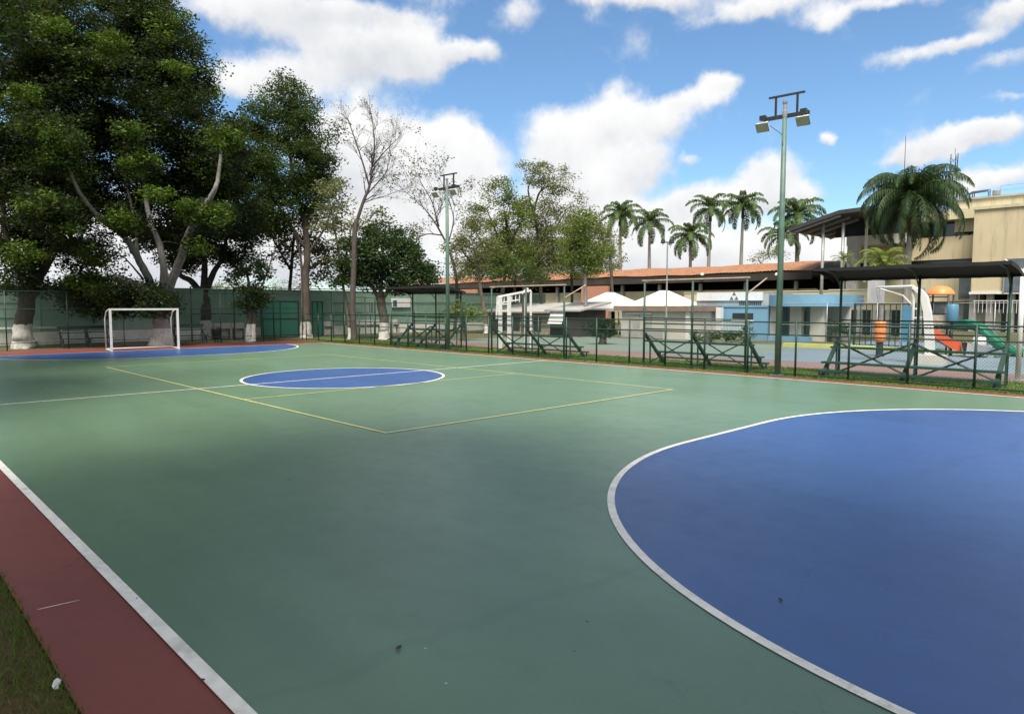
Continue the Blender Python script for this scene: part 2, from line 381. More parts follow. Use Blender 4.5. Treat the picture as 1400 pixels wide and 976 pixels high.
# beyond the side fence: grass strip, second court, paving
sheet('grass_strip', 'turf', -24, 30, 9.95, 13.4, -.012)
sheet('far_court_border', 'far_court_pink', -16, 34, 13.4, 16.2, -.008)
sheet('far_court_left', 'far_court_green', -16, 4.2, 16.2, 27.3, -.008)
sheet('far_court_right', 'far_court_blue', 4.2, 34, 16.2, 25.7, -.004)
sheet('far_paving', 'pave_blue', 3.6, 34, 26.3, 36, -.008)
kerb = MB(); kerb.box(2.2, 34, 25.8, 26.2, -.03, .2); struct(kerb.build('kerb', 'kerb_yellow'))
sheet('verge', 'soil', 4, 24, -24, -10.41, -.012)

# ------------------------------------------------------------------ grass blades
def blades(name, x0, x1, y0, y1, n, h, w, mat, z=-.012, prob=None):
    p = np.stack([RNG.uniform(x0, x1, n), RNG.uniform(y0, y1, n), np.full(n, z)], 1)
    if prob is not None: p = p[RNG.random(n) < prob(p)]
    n = len(p); a = RNG.uniform(0, 2*np.pi, n); hh = h*RNG.uniform(.5, 1.3, n); lean = RNG.normal(0, .5, (n, 2))
    wv = np.stack([np.cos(a), np.sin(a), 0*a], 1)*w/2; tip = p + np.stack([lean[:, 0]*hh, lean[:, 1]*hh, hh], 1)
    mid = p*.45 + tip*.55; mid[:, 2] += hh*.12
    V = np.stack([p-wv, p+wv, mid+wv*.8, mid-wv*.8, tip+wv*.12, tip-wv*.12], 1).reshape(-1, 3)
    i = np.arange(n)[:, None]*6
    Q = np.concatenate([i+np.array([0, 1, 2, 3]), i+np.array([3, 2, 4, 5])])
    return tag(np_mesh(name, V, Q, mat), kind='stuff')
g = blades('grass', 9, 16.2, -13, -10.38, 42000, .045, .006, 'grass_blade', prob=lambda p: np.clip(1.3 - (-10.38-p[:, 1])*3.6 + .3*np.sin(p[:, 0]*5)*np.sin(p[:, 1]*7+1), .07, 1))
tag(g, 'short green grass fringing the red border by the bare soil', 'grass')
g = blades('grass', 9, 16.2, -13, -10.6, 12000, .03, .005, 'grass_dry'); tag(g, 'dry brown grass stubble on the bare soil', 'grass')
g = blades('grass', -20, 20, 9.98, 13.3, 60000, .06, .02, 'grass_blade', prob=lambda p: np.clip(.55+.5*np.sin(p[:, 0]*1.1)*np.sin(p[:, 1]*1.7), .2, 1)); tag(g, 'mown grass strip under the green bleachers', 'grass')

# ------------------------------------------------------------------ small litter
def litter_leaf(px, py, s, mat, label, name='fallen_leaf', cat='leaf', curl=.2):
    p = gnd(px, py); p.z = .016; mb = MB(); a = random.uniform(0, 6.28); n = 7
    ax = Vector((math.cos(a), math.sin(a), 0)); ay = Vector((-ax.y, ax.x, 0)); L = []; Rr = []; C = []
    for k in range(n):
        t = k/(n-1); w = s*.24*math.sin(math.pi*min(1, t*.94+.04))**.8
        c = p + ax*(s*(t-.5)) + Vector((0, 0, s*curl*(t-.5)**2)); C.append(c); L.append(c+ay*w+Vector((0, 0, w*.25))); Rr.append(c-ay*w+Vector((0, 0, w*.15)))
    for k in range(n-1): mb.quad(C[k], C[k+1], L[k+1], L[k]); mb.quad(Rr[k], Rr[k+1], C[k+1], C[k])
    b = Vector(p)
    return tag(mb.build(name, mat, base=b), label, cat, 'litter on the court')
litter_leaf(545, 888, 0.062, 'dead_leaf', 'curled dark leaf on the green court, the larger one near the bottom edge')
litter_leaf(395, 657, 0.043, 'dead_leaf', 'lone dark leaf on green court left of the middle')
litter_leaf(582, 889, 0.019, 'paper', 'white speck on green court beside the curled dark leaf', 'paper_scrap', 'litter')
litter_leaf(610, 937, 0.019, 'paper', 'white speck on green court nearest to the camera', 'paper_scrap', 'litter')
litter_leaf(451, 716, 0.022, 'paper', 'white speck standing alone by the dark seam on the green court', 'paper_scrap', 'litter')
litter_leaf(1067, 822, 0.056, 'dead_leaf', 'dark leaf lying on the large near blue area')
litter_leaf(803, 852, 0.025, 'dead_leaf', 'tiny dark leaf on green court beside the curved white line')
litter_leaf(785, 893, 0.022, 'dead_leaf', 'tiny dark leaf on green court below the curved white line')
litter_leaf(278, 932, 0.034, 'dead_leaf', 'dark leaf lying on the white side line')
litter_leaf(187, 820, 0.022, 'dead_leaf', 'small dark leaf on green court just inside the white side line')
def twig():
    a, b = gnd(52, 834), gnd(110, 821); pts = [a.lerp(b, t) + Vector((0, random.uniform(-.006, .006), .008)) for t in (0, .25, .5, .75, 1)]
    return tag(MB().tube(pts, [.002, .003, .003, .0025, .001], 5).build('straw', 'paper', base=tuple(a)), 'thin pale straw lying across the red border', 'straw')
twig()
def crumpled():
    p = gnd(78, 936); n = 14; mb = MB(); P = {}
    for i in range(n):
        for j in range(8):
            u, v = i/(n-1)-.5, j/7-.5
            P[i, j] = p + Vector((u*.085 + v*.02, v*.035-u*.03, .016 + .02*math.cos(u*5)*math.cos(v*3) + random.uniform(-.008, .008)))
    for i in range(n-1):
        for j in range(7): mb.quad(P[i, j], P[i+1, j], P[i+1, j+1], P[i, j+1])
    tag(mb.build('crumpled_paper', 'paper', base=tuple(p)), 'crumpled white paper lying on the grass by the red border', 'paper')
crumpled()
#@@PART2
# ------------------------------------------------------------------ futsal goal
def goal(cx, cy):
    t = thing('futsal_goal', 'white steel futsal goal standing on the far blue area', 'goal', (cx, cy, 0))
    r = .045; w = 1.5+r
    for s in (-1, 1): MB().box(cx-r, cx+r, cy+s*w-r, cy+s*w+r, .012, 2.0).build('post', 'white_paint', t)
    MB().box(cx-r, cx+r, cy-w-r, cy+w+r, 2.002, 2.09).build('crossbar', 'white_paint', t)
    b = cx-1.0
    for s in (-1, 1):
        y = cy+s*w
        MB().tube([(cx-.4, y, 2.02), (cx-.75, y, 1.9), (b, y, 1.55), (b, y, .05)], .03, 8).build('rear_post', 'white_paint', t, True)
        MB().tube([(cx-.046, y, 2.04), (cx-.4, y, 2.02)], .03, 8).build('top_stay', 'white_paint', t, True)
        MB().tube([(cx-.046, y, .05), (b, y, .05)], .03, 8).build('ground_bar', 'white_paint', t, True)
    MB().tube([(b, cy-w, .085), (b, cy+w, .085)], .03, 8).build('rear_bar', 'white_paint', t, True)
    MB().tube([(cx-.4, cy-w, 2.02), (cx-.4, cy+w, 2.02)], .02, 8).build('net_bar', 'white_paint', t, True)
    n = MB(); n.quad((b+.02, cy-w, .1), (b+.02, cy+w, .1), (b+.02, cy+w, 1.55), (b+.02, cy-w, 1.55))
    n.build('net', 'net_white', t)
goal(-18.5, -.4)

# ------------------------------------------------------------------ tall floodlight poles
def floodlight_pole(loc, h, label):
    x, y, _ = loc; t = thing('floodlight_pole', label, 'light pole', loc, 'floodlight poles beside the court')
    MB().tube([(x, y, 0), (x, y, h*.55), (x, y, h-.12)], [.1, .088, .068], 14).build('pole', 'lamp_green', t, True)
    p = MB().box(x-.18, x+.18, y-.18, y+.18, .001, .03)
    for sx in (-1, 1):
        for sy in (-1, 1): p.lathe((x+sx*.13, y+sy*.13, .03), [(.018, 0), (.018, .04)], 6)
    p.build('base_plate', 'lamp_green', t)
    d = Vector((.995, .1, 0)); nrm = Vector((-d.y, d.x, 0))    # cross arm direction in plan
    c = Vector((x, y, h)); back = nrm*.13
    MB().bar(c-d*.7+back+Vector((0, 0, -.05)), c+d*.7+back+Vector((0, 0, -.05)), .09, .11).build('cross_arm', 'dark_steel', t)
    f = MB()
    for s in (-.33, .33): f.bar(c+d*s+back+Vector((0, 0, .006)), c+d*s+back+Vector((0, 0, .56)), .055, .055)
    f.bar(c-d*.55+back+Vector((0, 0, .59)), c+d*.55+back+Vector((0, 0, .59)), .07, .055); f.build('top_frame', 'dark_steel', t)
    MB().lathe((x, y, h-.12), [(.075, 0), (.075, .2), (.055, .22), (.055, .42), (.075, .43), (.075, .5)], 12).build('pole_cap', 'grey_steel', t)
    for s in (-1, 1):
        hc = c + d*(s*.62) - nrm*.16 + Vector((0, 0, -.34)); tilt = R(38)
        # housing: a shallow tray facing down and towards the court
        fwd = (-nrm*math.cos(tilt) + Vector((0, 0, -math.sin(tilt)))*1.0).normalized(); sx = d; up = sx.cross(fwd).normalized()
        def P(a, b, cc): return hc + sx*a + up*b + fwd*cc
        hb = MB(); a, b = .2, .15
        B = [P(-a*.7, -b*.7, -.12), P(a*.7, -b*.7, -.12), P(a*.7, b*.7, -.12), P(-a*.7, b*.7, -.12)]; F = [P(-a, -b, .06), P(a, -b, .06), P(a, b, .06), P(-a, b, .06)]
        hb.quad(*B[::-1])
        for k in range(4): hb.quad(B[k], B[(k+1) % 4], F[(k+1) % 4], F[k])
        hd = hb.build('floodlight', 'white_paint', t)
        MB().quad(P(-a+.012, -b+.012, .058), P(a-.012, -b+.012, .058), P(a-.012, b-.012, .058), P(-a+.012, b-.012, .058)).build('lamp_face', 'lamp_face', hd)
        MB().bar(c+d*(s*.55)+back+Vector((0, 0, -.1)), hc-fwd*.05, .04, .04).build('bracket', 'grey_steel', t)
        MB().box(hc.x-.09, hc.x+.09, hc.y-.07, hc.y+.07, hc.z+.2, hc.z+.34).build('ballast', 'dark_steel', t)
    pts = [c+d*-.45+Vector((0, 0, -.3)), c+Vector((-.08, 0, -.62)), c+Vector((0, 0, -.95))+nrm*-.09]
    MB().tube(pts, .012, 5).build('cable', 'dark_steel', t)
    return t
floodlight_pole((9.2, 10.2, 0), 8.2, 'tall green floodlight pole with two white lamps, rising in front of the tiled roof')
q_ = on_y(611, 255, 10.22); floodlight_pole((q_.x, 10.22, 0), q_.z, 'tall green floodlight pole standing among the leafless trees, farther from the camera')

# ------------------------------------------------------------------ chain link fences
def fence_x(name, x0, x1, y, h, step, label, rails, wire, post_mat='green_steel', pr=.028, group=None, skip=()):
    t = thing(name, label, 'fence', (x0, y, 0), group); n = round((x1-x0)/step)
    for k in range(n+1):
        x = x0+(x1-x0)*k/n; MB().tube([(x, y, 0), (x, y, h+.02)], pr, 8).build('post', post_mat, t, True)
    for z in rails: MB().tube([(x0, y-.001, z), (x1, y-.001, z)], pr*.72, 6, False).build('rail', post_mat, t, True)
    if wire: MB().quad((x0, y+.012, .03), (x1, y+.012, .03), (x1, y+.012, h-.02), (x0, y+.012, h-.02)).build('wire_mesh', wire, t)
    return t
def fence_y(name, x, y0, y1, h, step, label, rails, wire, post_mat='dark_green_steel', pr=.028, group=None):
    t = thing(name, label, 'fence', (x, y0, 0), group); n = round((y1-y0)/step)
    for k in range(n+1):
        y = y0+(y1-y0)*k/n; MB().tube([(x, y, -.03), (x, y, h+.02)], pr, 8).build('post', post_mat, t, True)
    for z in rails: MB().tube([(x-.001, y0, z), (x-.001, y1, z)], pr*.72, 6, False).build('rail', post_mat, t, True)
    if wire: MB().quad((x-.012, y0, .03), (x-.012, y1, .03), (x-.012, y1, h-.02), (x-.012, y0, h-.02)).build('wire_mesh', wire, t)
    return t
fence_x('chain_link_fence', -22.6, 24.2, 10.42, 1.72, 1.6, 'low green chain link fence running along the long side of the court', (.06, 1.3, 1.70), 'wire_green', 'dark_green_steel', .034)
fence_y('chain_link_fence', -22.9, -16, 10.3, 2.95, 2.55, 'tall dark green chain link fence behind the far goal', (.35, 2.05, 2.95), 'wire_far')
fence_y('chain_link_fence', -26.2, 4.5, 18, 3.4, 2.6, 'tallest chain link fence, with thick posts before the turquoise gates', (1.7, 3.4), None, 'dark_green_steel', .045)
fence_x('chain_link_fence', -23.5, -9.4, 12.9, 2.4, 2.3, 'chain link fence behind the shaded far bleacher', (.9, 1.6, 2.4), 'wire_far', 'dark_green_steel', .03)

# ------------------------------------------------------------------ bleachers along the side fence
def bleacher(x0, x1, low, high, label, roof, canopy_h=3.2):
    """two plank rows stepping up from y=low to y=high; posts of the shade frame stand on the high side"""
    cy = (low+high)/2; t = thing('bleacher', label, 'bleacher', ((x0+x1)/2, cy, 0), 'green steel bleachers along the side fence')
    s = 1 if high > low else -1; xs = [x0, (x0+x1)/2, x1]
    for x in xs:
        MB().bar((x, low+s*.1, .0), (x, high, 1.18), .11, .08).build('stringer', 'dark_green_steel', t)
        MB().bar((x+.05, low+s*.42, 0), (x+.05, low+s*.42, .41), .045).build('strut', 'green_steel', t)
        MB().bar((x+.05, high-s*.28, 0), (x+.05, high-s*.28, .86), .045).build('strut', 'green_steel', t)
        MB().tube([(x, high+s*.06, 0), (x, high+s*.06, canopy_h-.05)], .042, 8).build('post', 'green_steel', t, True)
    for y, z, w in ((low+s*.42, .44, .3), (high-s*.22, .89, .3), (low+s*.05, .2, .22) if roof else (low+s*.0, .2, .2)):
        MB().box(x0-.12, x1+.12, y-w/2, y-.01, z-.03, z+.03).box(x0-.12, x1+.12, y+.01, y+w/2, z-.03, z+.03).build('plank', 'green_steel', t)
    for z in (1.36, 1.56, 1.76): MB().tube([(x0, high+s*.1, z), (x1, high+s*.1, z)], .026, 6).build('guard_rail', 'dark_green_steel', t, True)
    for k in range(2):
        a, b = xs[k], xs[k+1]; y = (high-s*.3)
        MB().tube([(a, y, .05), (b, y, 1.1)], .034 if roof else .022, 6).build('cross_brace', 'dark_green_steel', t)
        MB().tube([(a, y+s*.03, 1.1), (b, y+s*.03, .05)], .034 if roof else .022, 6).build('cross_brace', 'dark_green_steel', t)
    for x in (x0-.05, x1+.05): MB().bar((x, low-s*.0, 0), (x, low-s*.0, .18), .04).build('strut', 'green_steel', t)
    hy = high+s*.06; edge = low - s*.18
    if not roof:
        MB().tube([(x0-.12, hy, canopy_h), (x1+.1, hy, canopy_h)], .03, 6).build('top_bar', 'rust_bar', t)
        MB().tube([(x1, hy, canopy_h-.55), (x1+.03, hy-s*1.35, canopy_h+.02)], .024, 6).build('rafter', 'rust_bar', t)
        MB().tube([(x0, hy, canopy_h-.05), (x0, hy-s*.5, canopy_h+.02)], .024, 6).build('rafter', 'rust_bar', t)
    else:
        for x in xs:
            MB().tube([(x, hy, canopy_h-.5), (x, hy-s*.25, canopy_h-.22), (x, hy-s*.7, canopy_h+.06), (x, edge, canopy_h+.13)], .022, 6).build('rafter', 'dark_green_steel', t)
        n, m = 26, 8; mb = MB(); P = {}
        for i in range(n+1):
            for j in range(m+1):
                u, v = i/n, j/m; y = hy + s*.1 + (edge-hy-s*.1)*v
                z = canopy_h-.1+.3*v + .05*math.sin(math.pi*v) - .012*abs(math.sin(math.pi*2*u))*(.3+.7*v) + .003*math.sin(i*2.3+j)
                P[i, j] = Vector((x0-.28+(x1-x0+.56)*u, y, z))
        for i in range(n):
            for j in range(m): mb.quad(P[i, j], P[i+1, j], P[i+1, j+1], P[i, j+1])
        for i in range(n):    # hem turned down on both long edges
            for j, dz in ((0, .07), (m, .1)):
                a, b = P[i, j], P[i+1, j]; q = dz + .004*math.sin(i*1.7); mb.quad(a, b, b-Vector((0, 0, q)), a-Vector((0, 0, q)))
        for i in (0, n):
            for j in range(m): a, b = P[i, j], P[i, j+1]; mb.quad(a, b, b-Vector((0, 0, .12)), a-Vector((0, 0, .12)))
        mb.build('shade_cloth', 'shade_cloth', t)
    return t
bleacher(10.35, 14.9, 10.75, 12.1, 'green steel bleacher under a black shade cloth, right of the near floodlight pole', True, 3.2)
bleacher(3.72, 7.85, 12.1, 10.72, 'bare framed green bleacher standing just left of the near floodlight pole', False, 3.17)
bleacher(-4.9, -.35, 12.1, 10.72, 'bare framed green bleacher before the white ladder frame with the white tents to its right', False, 3.1)
bleacher(-13.3, -9.0, 10.8, 12.15, 'green steel bleacher under a black shade cloth by the bushy dark tree', True, 3.05)

# ------------------------------------------------------------------ far left: green wall, gates, tennis net, seats
WX = -29.0
def left_wall():
    t = thing('boundary_wall', 'long green boundary wall with a dirty white dado behind the trees', 'wall', (WX, 0, 0))
    MB().box(WX-.25, WX, -32, 40, .68, 3.3).build('wall', 'windscreen', t)
    MB().box(WX-.25, WX+.06, -32, 40, -.03, .66).build('dado', 'dado', t)
    cp = MB(); cp.box(WX-.3, WX+.05, -32, 40, 3.302, 3.38); cp.build('coping', 'windscreen', t)
    for k in range(26):
        y = -30+k*2.7; MB().box(WX+.004, WX+.04, y-.025, y+.025, .68, 3.28).build('pilaster', 'windscreen', t)
    for z in (1.55, 2.4): MB().box(WX+.004, WX+.035, -32, 40, z-.02, z+.02).build('batten', 'windscreen', t)
left_wall()
def gate(px0, px1, label):
    a, b = on_x(px0, 430, -27.6), on_x(px1, 430, -27.6); t = thing('gate', label, 'gate', (-27.6, a.y, 0), 'turquoise gates in the green wall')
    MB().box(-27.62, -27.58, a.y+.06, b.y-.06, .12, 2.5).build('panel', 'gate_teal', t)
    f = MB()
    for y in (a.y, b.y, (a.y+b.y)/2): f.box(-27.64, -27.55, y-.035, y+.035, 0, 2.56)
    for z in (.09, 1.3, 2.53): f.box(-27.575, -27.545, a.y+.036, b.y-.036, z-.03, z+.03)
    f.build('frame', 'dark_green_steel', t)
gate(357, 408, 'wide turquoise gate between the white stump tree and the tall trunk')
gate(427, 441, 'narrow turquoise gate just right of the tall tree trunk')
for (px, py, w, h, lab, nm) in ((548, 414, 1.9, .75, 'white notice board with a small dark panel on the green wall', 'notice_board'), (372, 408, .3, .42, 'small white sign high on the green wall above the turquoise gate', 'wall_sign')):
    p = on_x(px, py, WX+.12); t = thing(nm, lab, 'sign', (p.x, p.y, p.z-h/2)); 
    MB().box(p.x-.03, p.x+.03, p.y-w/2, p.y+w/2, p.z-h/2, p.z+h/2).build('board', 'white_paint', t)
    if w > 1: MB().box(p.x+.032, p.x+.05, p.y-w*.42, p.y-w*.22, p.z-.3, p.z+.2).build('panel', 'bench_blue', t)
    MB().box(p.x-.115, p.x-.032, p.y-.04, p.y+.04, p.z-.1, p.z+.1).build('bracket', 'grey_steel', t)
def tennis_net():
    x = -26; a = on_x(41, 441, x); b = on_x(84, 444, x); t = thing('tennis_net', 'tennis net with a white tape beside the whitewashed trunk on the far left', 'net', (x, b.y, 0))
    MB().tube([(x, b.y, 0), (x, b.y, 1.1)], .045, 8).build('post', 'white_paint', t, True)
    y0 = a.y-4
    MB().box(x-.02, x+.02, y0, b.y-.05, .98, 1.08).build('tape', 'white_paint', t)
    MB().quad((x, y0, .02), (x, b.y-.05, .02), (x, b.y-.05, .98), (x, y0, .98)).build('net', 'net_dark', t)
tennis_net()
def bench(p, w, label, mat='dark_green_steel'):
    t = thing('bench', label, 'bench', (p.x, p.y, 0), 'dark steel benches behind the goal'); x, y = p.x, p.y
    for dx, z in ((.0, .45), (-.42, .78)): MB().box(x+dx-.15, x+dx+.15, y-w/2, y+w/2, z-.03, z+.02).build('seat', mat, t)
    MB().box(x-.66, x-.62, y-w/2, y+w/2, .95, 1.12).build('backrest', mat, t)
    for s in (-1, 1):
        l = MB(); yy = y+s*(w/2-.12)
        l.bar((x+.1, yy, -.02), (x+.1, yy, .42), .05); l.bar((x-.5, yy, -.02), (x-.64, yy, 1.1), .05); l.bar((x+.1, yy, .1), (x-.5, yy, .74), .045); l.bar((x-.52, yy, .2), (x+.1, yy, .25), .035)
        l.build('leg', 'dark_steel', t)
bench(on_x(105, 470, -23.6), 1.5, 'dark steel bench left of the white goal')
bench(on_x(262, 470, -23.8), 1.9, 'dark steel bench right of the goal near the black bin')
bench(on_x(136, 470, -24.2), 1.3, 'low dark bench partly hidden behind the left goal post')
def bin_(p):
    t = thing('litter_bin', 'black litter bin beside the bench right of the goal', 'bin', (p.x, p.y, 0)); c = (p.x, p.y, 0)
    MB().lathe(c, [(.24, .16), (.29, .75), (.3, .78)], 14).build('body', 'black', t, True)
    MB().lathe(c, [(.31, .782), (.31, .82), (.2, .9), (.05, .93)], 14).build('lid', 'black', t, True)
    MB().bar((p.x-.2, p.y, -.02), (p.x-.2, p.y, .2), .06).bar((p.x+.2, p.y, -.02), (p.x+.2, p.y, .2), .06).build('stand', 'dark_steel', t)
bin_(on_x(296, 468, -24.3))
def hoop_post(px, py, x, label):   # white basketball uprights in front of the green wall
    p = on_x(px, py, x); t = thing('tee_post', label, 'post', (p.x, p.y, 0))
    MB().tube([(p.x, p.y, -.02), (p.x, p.y, 2.75)], .05, 8).build('post', 'white_paint', t, True)
    MB().tube([(p.x, p.y-.9, 2.78), (p.x, p.y+.9, 2.78)], .04, 8).build('arm', 'white_paint', t, True)
    MB().box(p.x-.06, p.x+.4, p.y+.35, p.y+.39, 1.7, 2.4).build('backboard', 'white_paint', t)
hoop_post(500, 462, -22.2, 'white tee shaped post left of the bushy dark tree')
for px, w, h in ((306, 1.1, .75), (327, .9, .75), (448, 1.0, .75), (505, 2.2, .8), (540, .8, .8)):
    p = on_x(px, 460, -27.9); t = thing('white_bench', {306: 'white block seat before the wall left of the whitewashed stump', 327: 'white block seat nearest the whitewashed stump', 448: 'white block seat right of the narrow turquoise gate', 505: 'long white railing bench behind the bare tall tree', 540: 'white block seat right of the bushy tree trunk'}[px], 'bench', (p.x, p.y, 0), 'white seats along the green wall')
    MB().box(p.x-.2, p.x+.2, p.y-w/2, p.y+w/2, h-.08, h).build('seat', 'offwhite', t)
    MB().box(p.x-.24, p.x-.204, p.y-w/2, p.y+w/2, h-.3, h+.3).build('backrest', 'offwhite', t)
    for s in (-1, 1): MB().box(p.x-.17, p.x+.17, p.y+s*(w/2-.1)-.06, p.y+s*(w/2-.1)+.06, -.02, h-.082).build('leg', 'offwhite', t)
#@@PART3
# ------------------------------------------------------------------ long hall with the clay tile roof
def hall():
    y0 = 60.0; xL = on_y(560, 400, y0).x; xR = on_y(1118, 380, y0).x
    t = thing('tiled_hall', 'long open hall with an orange clay tile roof behind the white tents', 'hall', ((xL+xR)/2, y0, 0))
    n = int((xR-xL)/.11); m = 10; xs = np.linspace(xL, xR, n); prof = []
    for k in range(m+1):
        u = k/m; prof.append((y0-1.6+9*u, 5.72 + 1.3*(1-(1-u)**2.0)))
    V = []; 
    for (yy, zz) in prof:
        V.append(np.stack([xs, np.full(n, yy), zz + .07*np.abs(np.sin(xs*math.pi/.42)) + .05*np.sin(xs*.31)+.04*np.sin(xs*.9+1)], 1))
    V = np.concatenate(V); i = np.arange(n-1)
    Q = np.concatenate([np.stack([k*n+i, k*n+i+1, (k+1)*n+i+1, (k+1)*n+i], 1) for k in range(m)])
    np_mesh('tile_roof', V, Q, 'clay_tile', t)
    b = MB()   # back slope and curved gable end
    b.quad((xL, prof[-1][0], prof[-1][1]), (xR, prof[-1][0], prof[-1][1]), (xR, y0+16, 5.2), (xL, y0+16, 5.2)); b.build('back_slope', 'clay_tile', t)
    g = MB(); ge = [(xR+2.2, prof[0][0]+2, 5.0)]; top = [(xR, p[0], p[1]+.02) for p in prof]
    for k in range(m): g.quad(top[k], (xR+1.4*min(1, .4+k*.1), top[k][1]+.8, top[k][2]-.35-.02*k), (xR+1.4*min(1, .5+k*.1), top[k+1][1]+.8, top[k+1][2]-.35-.02*k), top[k+1])
    for k in range(m): 
        a = (xR+1.4*min(1, .4+k*.1), top[k][1]+.8, top[k][2]-.35-.02*k); c = (xR+1.4*min(1, .5+k*.1), top[k+1][1]+.8, top[k+1][2]-.35-.02*k)
        g.quad(a, (a[0]+.3, a[1], 4.9), (c[0]+.3, c[1], 4.9), c)
    g.build('gable', 'roof_dark', t)
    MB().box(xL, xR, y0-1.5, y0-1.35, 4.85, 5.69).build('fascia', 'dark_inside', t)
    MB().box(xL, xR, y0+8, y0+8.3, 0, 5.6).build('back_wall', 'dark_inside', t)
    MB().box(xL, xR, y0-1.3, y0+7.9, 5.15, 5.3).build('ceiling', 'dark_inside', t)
    MB().box(xL, xR, y0-.2, y0+.1, -.03, 3.95).build('wall', 'beige', t)
    for k in range(13): x = xL+2+(xR-xL-4)*k/12; MB().box(x-.16, x+.16, y0-.6, y0-.28, 0, 4.74).build('column', 'concrete', t)
    for px in (640, 814): 
        p = on_y(px, 400, y0-1.7).x; MB().box(p-2.2, p+2.2, y0-1.9, y0-1.55, 0, 4.7).build('brick_pier', 'brick', t)
    for px in (960, 1062): p = on_y(px, 375, y0-1.9); MB().lathe((p.x, p.y, p.z), [(.05, .16), (.16, .1), (.2, -.1), (.1, -.16)], 10).build('wall_lamp', 'white_paint', t)
hall()
# low sheds in front of the hall
def shed(px0, px1, ytop, depth, h0, label, wall, roof, ov=.4, name='shed', slope=.5, d=4):
    a, b = at(px0, 430, depth), at(px1, 430, depth); x0 = min(a.x, b.x); y = (a.y+b.y)/2; x1 = max(on_y(px1, 430, y).x, on_y(px0, 430, y).x); x0 = min(on_y(px1, 430, y).x, on_y(px0, 430, y).x)
    t = thing(name, label, 'building', ((x0+x1)/2, y, 0))
    MB().box(x0, x1, y, y+d, -.03, h0).build('wall', wall, t)
    r = MB(); r.quad((x0-ov, y-ov, h0+.02), (x1+ov, y-ov, h0+.02), (x1+ov, y+d+ov, h0+slope), (x0-ov, y+d+ov, h0+slope)); r.quad((x0-ov, y-ov, h0-.1), (x1+ov, y-ov, h0-.1), (x1+ov, y+d+ov, h0+slope-.12), (x0-ov, y+d+ov, h0+slope-.12))
    r.quad((x0-ov, y-ov, h0-.1), (x1+ov, y-ov, h0-.1), (x1+ov, y-ov, h0+.02), (x0-ov, y-ov, h0+.02)); r.quad((x1+ov, y-ov, h0-.1), (x1+ov, y+d+ov, h0+slope-.12), (x1+ov, y+d+ov, h0+slope), (x1+ov, y-ov, h0+.02))
    r.build('roof', roof, t); return t, x0, x1, y
t, x0, x1, y = shed(668, 768, 410, 56, 1.75, 'low stone clad building with a pale sloped roof behind the white ladder frame', 'stone_clad', 'concrete', .5, 'stone_building', .7)
for k in range(5): MB().box(x0+.6+k*1.2, x0+1.4+k*1.2, y-.05, y-.01, .2, 1.35).build('window', 'glass', t)
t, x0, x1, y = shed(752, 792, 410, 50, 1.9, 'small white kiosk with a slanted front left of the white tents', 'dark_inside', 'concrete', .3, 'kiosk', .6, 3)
MB().quad((x0+.2, y-.5, .9), (x0+1.6, y-.5, .9), (x0+1.6, y-.06, 1.9), (x0+.2, y-.06, 1.9)).build('awning', 'white_paint', t)
# beige flat roofed building under the tents
def beige_building():
    y = on_y(900, 430, 0).y; p = at(896, 440, 47); y = p.y; x0 = on_y(850, 430, y).x; x1 = on_y(946, 430, y).x
    t = thing('beige_building', 'low off white building with a brown roof edge in front of the white tents', 'building', ((x0+x1)/2, y, 0))
    MB().box(x0, x1, y, y+3.2, -.03, 1.85).build('wall', 'offwhite', t)
    MB().box(x0-.5, x1+.25, y-.3, y+3.5, 1.852, 2.2).build('roof', 'brown', t)
    MB().box(x0-.02, x1-2.2, y-.04, y-.004, .0, .62).build('plinth', 'concrete', t)
    for k, xx in enumerate((x0+1.0, x0+2.0)): MB().box(xx-.02, xx+.55, y-.06, y-.005, .02, 1.6).build('door', 'concrete', t)
    MB().box(x1-.4, x1-.1, y-.12, y-.004, 0, 1.84).build('pilaster', 'white_paint', t)
    MB().box(x0+.4, x0+2.6, y-.07, y-.03, 1.62, 1.75).build('light_strip', 'white_paint', t)
beige_building()
# brown hedge and dark fence panels before that building
def tent(px, depth, w, h0, h1, label):
    p = at(px, 420, depth); c = Vector((p.x, p.y, 0)); t = thing('marquee', label, 'tent', tuple(c), 'white peaked tents in front of the tiled hall')
    n = 10; mb = MB(); rz = R(8)
    m = Matrix.Rotation(rz, 3, 'Z')
    def P(u, v):
        r = max(abs(u), abs(v)); z = h0 + (h1-h0)*min(1, (1-r)*1.1) - .12*max(0, (1-r)-.74)/.26*0 ; return c + m @ Vector((u*w/2, v*w/2, 0)) + Vector((0, 0, z))
    for i in range(-n, n):
        for j in range(-n, n): mb.quad(P(i/n, j/n), P((i+1)/n, j/n), P((i+1)/n, (j+1)/n), P(i/n, (j+1)/n))
    mb.build('canopy', 'tent', t)
    v = MB()
    for s in range(4):
        a, b = [(-1, -1), (1, -1), (1, 1), (-1, 1), (-1, -1)][s:s+2]
        for k in range(8):
            q0 = [a[i]+(b[i]-a[i])*k/8 for i in (0, 1)]; q1 = [a[i]+(b[i]-a[i])*(k+1)/8 for i in (0, 1)]
            A, B = P(*q0), P(*q1); v.quad(A, B, B-Vector((0, 0, .22)), A-Vector((0, 0, .22)))
    v.build('valance', 'tent', t)
    for sx in (-1, 1):
        for sy in (-1, 1):
            q = c + m @ Vector((sx*(w/2-.06), sy*(w/2-.06), 0)); MB().tube([q, q+Vector((0, 0, h0))], .04, 6).build('leg', 'white_paint', t)
tent(834, 56, 5.0, 2.0, 3.3, 'left one of the two white peaked tents')
tent(908, 54, 5.3, 2.0, 3.4, 'right one of the two white peaked tents, beside the white sign band')
